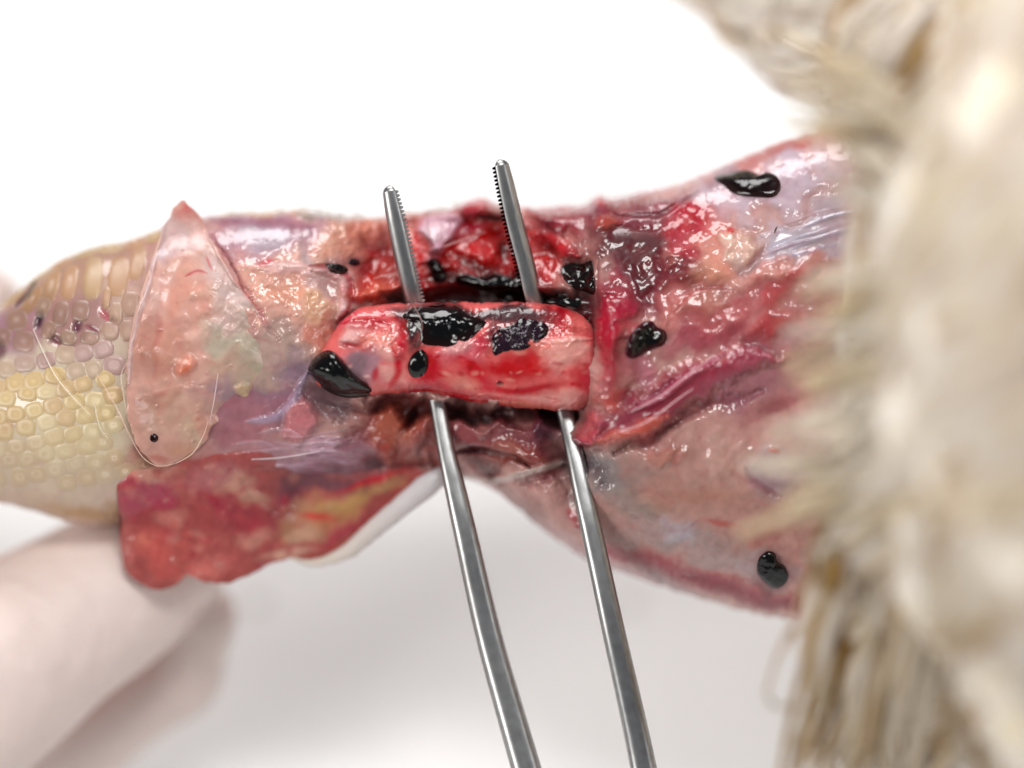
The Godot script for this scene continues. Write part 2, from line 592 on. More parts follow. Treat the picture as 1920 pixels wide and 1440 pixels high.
	k.e(1025, 500, 26, 26, 0, "bd3034", 0.9, 12, 0.7, 1.0)
	k.e(1010, 540, 26, 20, 0, "741019", 0.8)
	k.e(1085, 520, 30, 40, 0, "1c060c", 0.95, -12, 0.6, 0.9)
	k.e(1060, 560, 40, 20, 0, "16050a", 0.9, -8)
	# right of the wound
	k.e(1180, 440, 110, 90, 20, "6f1426", 1.0, 8, 0.7, 0.55)
	k.e(1130, 400, 70, 28, -10, "86283a", 0.9, 6)
	k.e(1125, 372, 20, 12, 0, "c05a58", 0.8, 6)
	k.e(1060, 385, 60, 12, 0, "a44050", 0.8)
	k.e(1230, 400, 80, 22, -16, "8f5058", 0.85, 8)
	k.l(v2([1150, 402, 1230, 405, 1270, 385, 1310, 360]), 6, "5a1c28", 0.7, -8)
	k.e(1135, 420, 26, 16, -10, "c0604e", 0.7, 10)
	k.e(1180, 480, 46, 50, 0, "560d1c", 0.8)
	k.e(1240, 450, 34, 40, 0, "42101a", 0.75)
	k.e(1290, 415, 60, 30, -20, "b01c34", 0.95, 4, 0.8, 0.35)
	k.e(1260, 500, 26, 50, 15, "a5122a", 0.8)
	k.e(1330, 470, 80, 60, -15, "dc9a8a", 0.95, 12, 0.7, 0.5)
	k.e(1280, 470, 30, 26, 0, "c24a54", 0.8)
	k.e(1390, 465, 38, 30, -30, "e0bfae", 0.9, 14, 0.6, 0.8)
	k.e(1300, 520, 70, 30, -20, "dba68c", 0.85, 8, 0.7, 0.8)
	k.e(1330, 435, 40, 18, -20, "c86a68", 0.7)
	k.e(1365, 435, 7, 7, 0, "c0101e", 0.95, 3, 0.5)
	k.e(1480, 350, 180, 66, -14, "c8b6bd", 0.95, 6, 0.7, 0.25)
	k.e(1470, 450, 100, 56, -20, "bdb8c0", 0.9, 4, 0.7, 0.2)
	k.e(1560, 400, 110, 60, -12, "c3b4ba", 0.85)
	for q in 16:
		var x := rng.randf_range(1400, 1500)
		var y := 500.0 - (x - 1400.0) * 0.3 + rng.randf_range(-60, 40)
		k.l([Vector2(x, y), Vector2(x + 60, y - 22), Vector2(x + 130, y - 40)], 2.5, ["a9a7bf", "d3ccd4", "c9a9ae"][q % 3], 0.5, 1.5)
	k.e(1230, 345, 120, 20, -16, "b87080", 0.8)
	k.e(1400, 295, 120, 26, -20, "b97a76", 0.9, 2, 0.7, 0.2)
	k.e(1480, 270, 50, 14, -20, "b4625e", 0.7)
	k.e(1600, 260, 90, 40, -15, "cbaaa0", 0.7)
	k.e(1250, 580, 70, 40, -10, "cf8f84", 0.9, 4, 0.7, 0.6)
	k.e(1305, 568, 46, 26, -25, "d9b29a", 0.85, 12)
	k.l(v2([1260, 590, 1290, 555, 1340, 540, 1370, 550]), 3, "a83a40", 0.6, -3)
	k.e(1150, 600, 34, 90, 5, "b02c40", 0.95, 10, 0.6, 1.0)
	k.e(1135, 660, 22, 100, 0, "aa2236", 0.85, 6, 0.6, 1.0)
	k.e(1190, 560, 40, 40, 0, "a84454", 0.7, 0, 0.7, 0.9)
	k.l(v2([1116, 488, 1120, 540, 1122, 600]), 4, "4c0a14", 0.6, -3, 0.9, -1.0, 1.2)
	k.e(1170, 740, 26, 16, 0, "6e1018", 0.8, -4)
	k.e(1140, 760, 28, 26, 0, "c05048", 0.8, 8)
	k.e(1200, 700, 46, 36, -20, "b4707a", 0.85, 6, 0.7, 0.8)
	k.e(1420, 590, 130, 90, -20, "bf8480", 0.85, 8, 0.7, 0.5)
	k.e(1470, 510, 110, 24, -14, "cf9488", 0.85, 14, 0.6, 0.5)
	k.e(1480, 520, 30, 14, -50, "b4343a", 0.8, 6)
	k.e(1440, 545, 20, 40, 40, "b03a40", 0.7, 6)
	k.e(1540, 520, 60, 30, -10, "c77a6e", 0.7, 8)
	k.e(1370, 620, 50, 24, -40, "8c3440", 0.75, -4)
	k.e(1300, 640, 80, 30, -15, "97404e", 0.85, 2)
	k.e(1400, 650, 60, 30, -25, "7c3c4c", 0.8, -4, 0.7, 0.7)
	k.e(1450, 600, 26, 50, 45, "a83c3e", 0.7, 5)
	k.e(1500, 640, 100, 44, -15, "b08482", 0.85)
	k.e(1560, 580, 70, 40, -20, "c8a296", 0.7)
	k.e(1530, 700, 60, 26, -25, "8f4046", 0.7, -4)
	# the band of muscle that leaves the wound low on the right
	k.l(v2([1100, 820, 1160, 800, 1240, 752, 1330, 705, 1430, 672]), 46, "93404e", 0.95, 22, 0.6, 0.45)
	k.l(v2([1110, 830, 1170, 815, 1240, 775]), 20, "cc6c5c", 0.8, 12, 0.8, 0.6)
	k.l(v2([1190, 760, 1260, 715, 1340, 668]), 7, "7a4260", 0.7, -4)
	k.l(v2([1180, 770, 1240, 740, 1300, 695, 1350, 660]), 9, "b46a7c", 0.8, 10, 0.7, 0.5)
	k.l(v2([1150, 850, 1230, 810, 1320, 760, 1420, 735]), 18, "6e2632", 0.75, -8)
	k.e(1105, 800, 20, 40, 10, "b04a52", 0.8, 8, 0.7, 0.8)
	k.e(1400, 730, 120, 40, -12, "94606a", 0.8)
	k.e(1240, 860, 44, 34, 0, "a3504e", 0.9, 4)
	k.e(1450, 760, 70, 22, -20, "8a4a50", 0.8)
	k.e(1560, 420, 170, 200, 0, "c3b4ba", 0.0, 0, 0.6, 0.12)
	k.e(1420, 620, 140, 90, 0, "c3b4ba", 0.0, 0, 0.8, 0.35)
	# the lower thigh
	k.e(1350, 930, 260, 110, 12, "b99488", 0.95, 6, 0.6, 0.15)
	k.e(1140, 900, 80, 50, 10, "8e8580", 0.9, 4, 0.7, 0.25)
	k.e(1110, 870, 40, 24, 10, "54464a", 0.8, -10)
	k.e(1190, 950, 80, 36, 15, "a49488", 0.8, 5)
	k.e(1340, 860, 36, 50, 10, "c6a496", 0.75, 6)
	k.e(1320, 930, 230, 130, 10, "000000", 0.0, 0, 0.6, 0.1)
	k.e(1440, 870, 50, 70, -10, "a58e94", 0.75, 4, 0.7, 0.2)
	k.l(v2([1395, 876, 1420, 905, 1460, 928]), 12, "8a5a60", 0.6, -5)
	k.l(v2([1405, 866, 1440, 893, 1480, 912]), 16, "b09c9c", 0.35, 3)
	k.e(1443, 842, 14, 6, 5, "b01018", 0.95, 3, 0.5)
	k.e(1290, 930, 100, 36, 5, "b48474", 0.6)
	k.e(1345, 978, 30, 7, 5, "b4504c", 0.6)
	k.e(1440, 1000, 60, 40, 10, "b0746a", 0.6)
	k.e(1300, 1010, 180, 40, 14, "ac9a94", 0.7, 3, 0.7, 0.25)
	k.e(1270, 1000, 40, 26, 30, "c0bcc2", 0.6, 4)
	k.e(1420, 1060, 110, 36, 16, "b59e9c", 0.85)
	k.l(v2([1080, 985, 1150, 1035, 1260, 1068, 1380, 1105, 1520, 1140]), 24, "a3535a", 0.9, 4, 0.8, 0.3)
	k.l(v2([1280, 1075, 1400, 1118, 1540, 1150]), 15, "8c3440", 0.8, -3)
	k.l(v2([1030, 985, 1090, 1035, 1200, 1078, 1320, 1118]), 14, "ad8684", 0.9)
	k.e(1075, 965, 12, 26, -30, "b04450", 0.8)
	k.e(1000, 955, 60, 34, 40, "9c7068", 0.85)
	k.e(1600, 900, 120, 260, 0, "bda496", 0.6)
	k.e(1180, 470, 90, 70, 15, "560a1a", 0.7, 0, 0.8, 0.4)
	k.e(1225, 520, 50, 60, 10, "7c0f22", 0.7, 0, 0.8, 0.4)
	k.e(1300, 412, 70, 28, -20, "ab1230", 0.8, 0, 0.8, 0.25)
	k.e(1340, 600, 120, 40, -18, "a83c46", 0.6, 0, 0.9)
	k.e(1430, 610, 60, 30, -30, "a02c34", 0.5, 0, 0.9)
	k.e(1290, 700, 130, 34, -30, "8c2438", 0.6, 0, 0.8, 0.35)
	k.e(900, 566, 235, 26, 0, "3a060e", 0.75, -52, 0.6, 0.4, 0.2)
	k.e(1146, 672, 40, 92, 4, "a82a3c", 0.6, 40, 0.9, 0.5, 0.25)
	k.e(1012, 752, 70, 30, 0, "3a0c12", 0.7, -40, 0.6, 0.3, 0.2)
	k.e(1234, 862, 40, 30, -20, "b98678", 0.8, 9, 0.6)
	k.e(1200, 462, 120, 88, 12, "5c0a1e", 0.6, 0, 0.9, 0.16)
	k.e(1170, 455, 84, 70, 15, "3c0612", 0.6, 0, 0.85, 0.14)
	k.e(1270, 560, 90, 50, -15, "9c2c40", 0.45, 0, 0.95)
	k.e(1150, 560, 40, 60, 0, "8c1830", 0.6, 0, 0.9, 0.5)
	k.e(1205, 475, 130, 90, 10, "000000", 0.0, 0, 0.45, 0.1)
	for q in [[1400, 344, 66, 32], [1208, 640, 48, 44], [1446, 1068, 38, 44], [632, 504, 28, 16], [664, 491, 16, 11], [820, 506, 26, 30]]:
		k.e(q[0], q[1], q[2], q[3], 0, "6a1420", 0.55, 0, 0.85, -1.0, 0.7)
	k.finish(0.76, 1.2, 1.02)

func paint_shaft() -> void:
	var k := Cv.new(560, 545, 1140, 790, 1.0, "d9706c", 23, 0.45)
	shaft_cv = k
	k.e(700, 640, 90, 80, 0, "dc7c78", 0.9)
	k.e(660, 620, 30, 26, -20, "eabcb4", 0.95, 9, 0.6, 0.8)
	k.e(650, 600, 40, 12, -28, "d8606c", 0.8, 3)
	k.l(v2([640, 606, 690, 600, 730, 612]), 6, "a8142a", 0.8, -3)
	k.l(v2([640, 640, 670, 648, 690, 640]), 5, "a81428", 0.8, -3)
	k.e(745, 590, 60, 12, 0, "cf3a4a", 0.8)
	k.e(715, 640, 36, 26, 10, "e79a8c", 0.9, 5, 0.6, 1.2)
	k.e(730, 660, 34, 12, 8, "eeb4aa", 0.8, 4, 0.7, 1.3)
	k.e(690, 690, 46, 34, 30, "b08c92", 0.9, 2, 0.7, 0.4)
	k.e(668, 680, 22, 30, 30, "8a7478", 0.8)
	k.e(735, 705, 30, 26, 10, "eaaea2", 0.9)
	k.l(v2([735, 650, 748, 690, 730, 730]), 9, "bf1a2c", 0.85)
	k.e(705, 700, 9, 16, 10, "bb2436", 0.7)
	k.e(640, 725, 50, 20, 8, "3a0c16", 0.95, -5)
	k.e(800, 730, 60, 22, 4, "9d2432", 0.9)
	k.e(790, 690, 40, 34, 0, "c04048", 0.7)
	k.e(830, 585, 90, 24, 0, "240610", 0.95, 2, 0.7, 0.9)
	k.e(960, 590, 100, 24, 4, "50101a", 0.95, 0, 0.6, 0.5)
	k.e(780, 610, 26, 34, 0, "20060c", 0.95, 2)
	k.e(1010, 600, 60, 22, 8, "8c1c26", 0.8)
	k.e(1060, 600, 46, 24, 8, "c4303a", 0.9, 0, 0.7, 1.0)
	k.e(1090, 612, 30, 20, 0, "e08078", 0.8, 3, 0.7, 1.2)
	k.e(870, 655, 60, 28, -20, "d8737a", 0.9, 3, 0.7, 1.4)
	k.e(860, 650, 34, 14, -20, "eeb6ae", 0.8, 3, 0.7, 1.5)
	k.e(905, 640, 16, 20, 0, "c23a4a", 0.8, 0, 0.7, 1.2)
	k.e(950, 690, 60, 24, 0, "c01a26", 0.6)
	k.e(900, 720, 60, 18, 5, "c83c48", 0.8)
	k.e(850, 725, 40, 12, 0, "c2343c", 0.8)
	k.e(1060, 650, 50, 26, 0, "e8a49a", 0.9, 3)
	k.e(1040, 690, 70, 30, 10, "dc8480", 0.9)
	k.e(1100, 690, 26, 50, 0, "c83a40", 0.8)
	k.e(1070, 740, 40, 18, 0, "ecb4a6", 0.9, 3)
	k.e(1000, 730, 70, 9, -6, "b2222e", 0.8)
	k.e(930, 750, 80, 8, 8, "b4242e", 0.8)
	k.e(980, 757, 60, 6, 6, "dc8a74", 0.7, 2)
	k.e(937, 718, 7, 6, 0, "5c0c12", 0.95, 2, 0.5)
	k.e(1020, 655, 60, 16, 0, "e08c7c", 0.6, 2, 0.7, 0.9)
	k.l(v2([1010, 640, 1060, 640, 1110, 636]), 6, "edb0a4", 0.7, 3, 0.7, 1.2)
	k.e(835, 582, 100, 22, 0, "1a0409", 0.97, 2, 0.6, 0.7)
	k.e(950, 586, 110, 22, 3, "3c0a14", 0.97, 0, 0.6, 0.35)
	k.e(775, 610, 26, 36, 0, "18040a", 0.95, 2)
	k.e(925, 622, 26, 26, 0, "5a101c", 0.9, 0, 0.8, 0.6)
	k.e(955, 692, 84, 24, 2, "b0101e", 0.72, 0, 0.95, 0.4)
	k.e(890, 690, 40, 20, 10, "c4202e", 0.8)
	k.e(800, 700, 34, 40, 10, "bf2432", 0.85)
	k.e(840, 740, 90, 14, 4, "ab1826", 0.85)
	k.e(700, 610, 60, 10, -8, "b3142a", 0.7)
	k.e(755, 640, 14, 50, 10, "b41a2c", 0.8)
	k.e(870, 715, 40, 14, 8, "e39a8a", 0.7)
	k.e(1000, 690, 40, 20, 0, "c63a3a", 0.7)
	k.e(1060, 665, 60, 26, 4, "f0b6a8", 0.85)
	k.e(1030, 745, 70, 12, 2, "ecaca0", 0.7)
	k.e(960, 735, 70, 8, 5, "c02a34", 0.7)
	for q in 60:
		k.e(rng.randf_range(780, 1110), rng.randf_range(660, 760), rng.randf_range(3, 14), rng.randf_range(2, 6), rng.randf_range(-20, 20), ["a5141f", "eca090", "b81c28"][q % 3], rng.randf_range(0.35, 0.7))
	k.e(1124, 680, 30, 90, 0, "b43a48", 0.85, 0, 0.95, 0.6)
	k.e(1100, 745, 30, 24, 0, "c0505a", 0.6, 0, 0.95)
	k.finish(0.76, 1.2, 1.04)
	for q in 24:
		k.e(rng.randf_range(620, 760), rng.randf_range(590, 730), rng.randf_range(3, 12), rng.randf_range(2, 5), rng.randf_range(-40, 40), ["b01c2c", "efc0b4", "cc4450"][q % 3], rng.randf_range(0.25, 0.6))

func paint_flaps() -> void:
	var k := Cv.new(220, 360, 560, 890, 1.5, "d6a898", 31, 0.16)
	flap_cv = k
	k.e(345, 400, 40, 40, 0, "dea69c", 0.95)
	k.e(350, 385, 14, 16, 0, "cf6f6c", 0.9, 3)
	k.e(325, 460, 50, 40, 0, "dcbfb8", 0.95, 0, 0.7, 0.3)
	k.e(300, 475, 26, 24, 0, "cfc0c4", 0.6)
	k.e(370, 430, 34, 14, 45, "e2b2a4", 0.8, 0, 0.7, 0.8)
	k.e(400, 500, 70, 40, 48, "dcc4bc", 0.7, 0, 0.95)
	k.e(430, 570, 60, 80, -20, "d6c2b8", 0.6, 0, 0.97)
	k.e(340, 560, 60, 60, 0, "d49a88", 0.9)
	k.e(300, 640, 40, 90, 0, "cc9684", 0.9)
	k.e(370, 610, 40, 40, 0, "daae9e", 0.7)
	k.e(300, 600, 7, 100, 4, "b45e54", 0.5)
	k.l(v2([345, 520, 370, 508, 390, 512]), 3, "b43a48", 0.8, 0)
	k.l(v2([385, 480, 395, 500, 405, 508]), 3, "c25058", 0.7, 0)
	k.e(460, 640, 60, 50, 30, "bcb09a", 0.9)
	k.e(490, 690, 50, 40, 20, "b2a890", 0.9)
	k.e(430, 690, 40, 50, 0, "bca894", 0.6)
	k.e(350, 690, 26, 18, 25, "d3795e", 0.9, 11, 0.7, 0.6)
	k.e(345, 680, 12, 6, 25, "eac4b4", 0.5, 2)
	k.e(380, 740, 44, 30, 40, "bc948a", 0.8)
	k.e(430, 740, 40, 26, 10, "a4868c", 0.8)
	k.e(455, 735, 18, 14, 10, "d9b894", 0.9, 10, 0.6)
	k.e(360, 725, 16, 10, 20, "dcae9e", 0.7, 5)
	k.e(300, 750, 16, 20, 0, "c46a62", 0.7)
	k.e(310, 800, 60, 60, 0, "cca692", 0.9)
	k.e(360, 810, 26, 30, 0, "ccb89c", 0.7)
	k.e(350, 850, 40, 16, 0, "c08c72", 0.6)
	k.e(300, 860, 26, 8, 0, "b05048", 0.5)
	k.l(v2([318, 395, 296, 450, 280, 520, 262, 590, 250, 650, 246, 720]), 8, "ddc4bf", 0.9, 4)
	k.l(v2([360, 400, 400, 455, 440, 520, 490, 590, 530, 650]), 6, "c96f66", 0.7, 3)
	k.l(v2([366, 410, 405, 470, 445, 535]), 5, "e6c0b4", 0.6, 4, 0.7, 0.8)
	for q in 40:
		k.e(rng.randf_range(260, 460), rng.randf_range(440, 860), rng.randf_range(2, 6), rng.randf_range(2, 5), 0, ["e2bca4", "b86a58", "d8a890"][q % 3], rng.randf_range(0.3, 0.7), rng.randf_range(0, 2.5), 0.6)
	k.e(425, 545, 34, 70, -25, "e6d6ce", 0.45, 0, 0.98)
	k.e(320, 700, 50, 60, 0, "c08a78", 0.5, 0, 0.9)
	k.e(300, 560, 24, 60, 0, "e0b8ac", 0.5, 0, 0.9)
	for q in 22:
		var x := rng.randf_range(270, 400)
		var y := rng.randf_range(470, 840)
		k.l([Vector2(x, y), Vector2(x + rng.randf_range(10, 40), y + rng.randf_range(-30, 30)), Vector2(x + rng.randf_range(40, 80), y + rng.randf_range(-40, 40))], rng.randf_range(9, 20), ["d8b0a0", "b87c6c", "c89a84"][q % 3], rng.randf_range(0.15, 0.35), rng.randf_range(0.8, 2.6), 0.95)
	k.finish(0.76, 1.25, 1.02)
	var d := Cv.new(215, 800, 850, 1120, 1.5, "a0504a", 37, 0.4)
	hang_cv = d
	d.e(300, 880, 70, 40, 0, "c48a78", 0.9)
	d.e(300, 930, 60, 26, 10, "a4384c", 0.9)
	d.e(255, 945, 22, 30, 30, "a82244", 0.8)
	d.e(330, 975, 90, 34, 0, "963a3c", 0.9)
	d.e(300, 1040, 70, 50, 0, "b8564e", 0.95)
	d.e(270, 1010, 30, 20, 10, "c8705e", 0.7)
	d.e(330, 970, 40, 22, 0, "bf7a6a", 0.8)
	d.e(400, 1060, 60, 26, -10, "c06a60", 0.9)
	d.e(430, 950, 60, 60, 20, "943a40", 0.9)
	d.e(405, 920, 20, 44, 0, "9c2838", 0.8)
	d.e(480, 1000, 34, 40, 30, "a8323e", 0.7)
	d.e(445, 890, 40, 30, 0, "bf8f78", 0.9)
	d.e(470, 1020, 40, 24, 0, "c08472", 0.8)
	d.e(480, 930, 26, 18, 0, "c89a80", 0.8, 2)
	d.e(540, 930, 34, 26, 0, "6c3040", 0.85)
	d.e(600, 900, 110, 24, 4, "6a464c", 0.9)
	d.e(620, 870, 120, 20, 4, "8a666c", 0.85)
	d.e(560, 990, 60, 44, -20, "b08260", 0.9)
	d.e(650, 950, 80, 26, -28, "b48a58", 0.95)
	d.e(720, 915, 46, 18, -32, "b0865c", 0.85)
	d.e(590, 968, 40, 9, 5, "c03838", 0.85)
	d.e(700, 900, 90, 8, -20, "bb2630", 0.85)
	d.e(640, 1000, 80, 8, -32, "a03a48", 0.8)
	d.e(540, 1040, 60, 12, -10, "d6a890", 0.8)
	d.e(560, 1010, 30, 20, 0, "c49a82", 0.6)
	d.e(290, 888, 70, 24, 0, "bd8472", 0.8, 0, 0.9)
	d.e(262, 918, 40, 24, 20, "a83a48", 0.8, 0, 0.9)
	d.e(350, 905, 60, 24, 0, "b05a54", 0.8, 0, 0.9)
	d.e(420, 880, 60, 30, 0, "a86a68", 0.8, 0, 0.9)
	for q in 60:
		d.e(rng.randf_range(240, 560), rng.randf_range(870, 1080), rng.randf_range(4, 18), rng.randf_range(4, 12), rng.randf_range(0, 90), ["96283a", "c07466", "ac4642", "b98070"][q % 4], rng.randf_range(0.25, 0.6), rng.randf_range(-1.5, 2.5))
	d.finish(0.88, 1.05, 1.0)

# ---------------------------------------------------------------- the chicken
var chick: Node3D
var hang_top := v2([226, 866, 250, 852, 300, 846, 360, 850, 430, 846, 500, 836, 560, 824, 700, 826, 800, 852, 838, 872])
var hang_mid := func(x: float, y: float) -> float:
	var near := leg_z(x, minf(y, along(leg_bot, x) - 6.0))
	var own := lerpf(124.0, 42.0, clampf((y - 850.0) / 230.0, 0.0, 1.0)) + 6.0 * bz.get_noise_2d(x * 0.9, y * 0.9)
	var up := near + lerpf(-14.0, 7.0, smoothstep(0.0, 56.0, y - along(hang_top, x)))
	up = (own + up + sqrt((own - up) * (own - up) + 500.0)) * 0.5 - 10.0
	var tucked := lerpf(leg_z(x, minf(y, along(leg_bot, x) - 22.0)) - 16.0, 44.0 - (y - 850.0) * 0.1 + 8.0 * bz.get_noise_2d(x * 0.8, y * 0.8), smoothstep(835.0, 935.0, y))
	return lerpf(up, tucked, smoothstep(430.0, 590.0, x))
var flap_mid := func(x: float, y: float) -> float:
	var yy := maxf(y, along(leg_top, x) + 26.0)
	return leg_z(x, yy) + 3.0 + 5.0 * bz.get_noise_2d(x, y) + 14.0 * smoothstep(60.0, 0.0, x - along(flap_left, y)) - 17.0 * smoothstep(-75.0, -8.0, x - along(flap_right, y)) * smoothstep(520.0, 640.0, y) * smoothstep(810.0, 770.0, y)
var flap_left := v2([374, 337, 400, 316, 430, 300, 490, 284, 560, 265, 640, 246, 720, 240, 790, 244, 840, 260, 875, 296])
var flap_right := v2([374, 345, 400, 366, 430, 386, 460, 404, 500, 430, 560, 468, 600, 496, 650, 524, 690, 532, 720, 514, 750, 470, 780, 425, 800, 402, 840, 374, 875, 310])

func put_scales(leg: MeshInstance3D) -> void:
	var spots := []   # centre, half width, half height, angle, colour
	for q in [[20, 556, 30, 12, -38], [66, 518, 28, 11, -32], [112, 490, 27, 12, -22], [158, 472, 26, 12, -14], [206, 462, 27, 12, -6], [252, 452, 25, 14, -16], [290, 440, 20, 15, -18]]:
		spots.append(q + [["be9a66", "c8a674", "c08c5e"][spots.size() % 3]])
	for q in [[64, 560, 15, 30, 24], [100, 535, 16, 36, 10], [136, 530, 15, 34, 6], [180, 522, 19, 42, 2], [228, 520, 20, 38, 4], [262, 494, 15, 34, 8], [208, 560, 8, 22, 6]]:
		spots.append(q + [["c2946a", "c89870", "cca67a", "c09064"][spots.size() % 4]])
	for q in [[36, 600, 22, 20, -10], [88, 576, 14, 22, 20], [122, 590, 16, 24, 8], [160, 584, 18, 20, 6], [252, 572, 18, 24, 4], [226, 590, 13, 22, 2], [12, 632, 16, 18, 10], [52, 640, 22, 20, 14], [100, 620, 15, 18, 14], [138, 634, 17, 15, 8], [178, 634, 19, 14, 10], [216, 622, 17, 18, 4], [248, 622, 14, 20, 0]]:
		spots.append(q + [["ac8270", "b68c78", "b48a74", "be987e"][spots.size() % 4]])
	for j in 11:
		for i in range(-8, 12):
			var cx := 20.0 + i * 37.0 + (j % 2) * 18.5 + rng.randf_range(-4, 4)
			var cy := 690.0 + j * 29.0 - i * 7.0 + rng.randf_range(-4, 4)
			if cx < -60 or cx > along(flap_left, cy) - 8.0 or cy < 655.0 - 0.08 * cx or cy > 905.0 or cy > along(leg_bot, cx) - 30.0:
				continue
			var fade := smoothstep(870.0, 750.0, cy)
			var tone: String = ["e2c084", "dcb676", "e6ca98", "d8b07a"][rng.randi() % 4] if cy > 700 else ["bd9a8c", "c4a38a", "b88c8a"][rng.randi() % 3]
			spots.append([cx, cy, 20.6 * rng.randf_range(0.9, 1.1), 17.0 * rng.randf_range(0.9, 1.1), rng.randf_range(-20, 10), tone, fade])
	at_depth(60)
	var mm := mat(0.42, 0.25, 0.25, 0.05)
	for q in spots:
		var ca := cos(deg_to_rad(q[4]))
		var sa := sin(deg_to_rad(q[4]))
		var fade: float = q[6] if q.size() > 6 else 1.0
		var mb := Mb.new()
		var col := hexc(q[5])
		var n := 10
		for ring in 4:
			var rr: float = [0.0, 0.6, 0.88, 1.04][ring]
			for j in n:
				var a := TAU * j / n
				var sx: float = signf(cos(a)) * pow(absf(cos(a)), 0.7) * q[2] * rr
				var sy: float = signf(sin(a)) * pow(absf(sin(a)), 0.7) * q[3] * rr
				var x: float = q[0] + sx * ca - sy * sa
				var y: float = q[1] + sx * sa + sy * ca
				y = clampf(y, along(leg_top, x) + 1.5, along(leg_bot, x) - 1.5)
				var z: float = leg_z(x, y) + [2.5, 2.5, 2.1, -0.4][ring] * lerpf(0.7, 1.0, fade)
				mb.v.append(w3(x, y, z))
				var under := skin.color(x, y)
				var stain := clampf(under.get_luminance() / 0.25, 0.25, 1.0)
				mb.c.append(col.lerp(under * 1.15, 0.25 + 0.5 * (1.0 - fade)) * stain * 0.8)
		mb.weave(0, 4, n, true)
		part("scale", mb, mm, leg, chick.position)

func hair(pts: Array, r: float, col: String) -> void:
	var mb := Mb.new()
	var rad := [r * 0.7, r, r, r * 0.5]
	strand(mb, pts, rad, 5, 26, hexc(col), hexc(col))
	part("fibre", mb, mat(0.3, 0.6, 0.1), chick, chick.position)

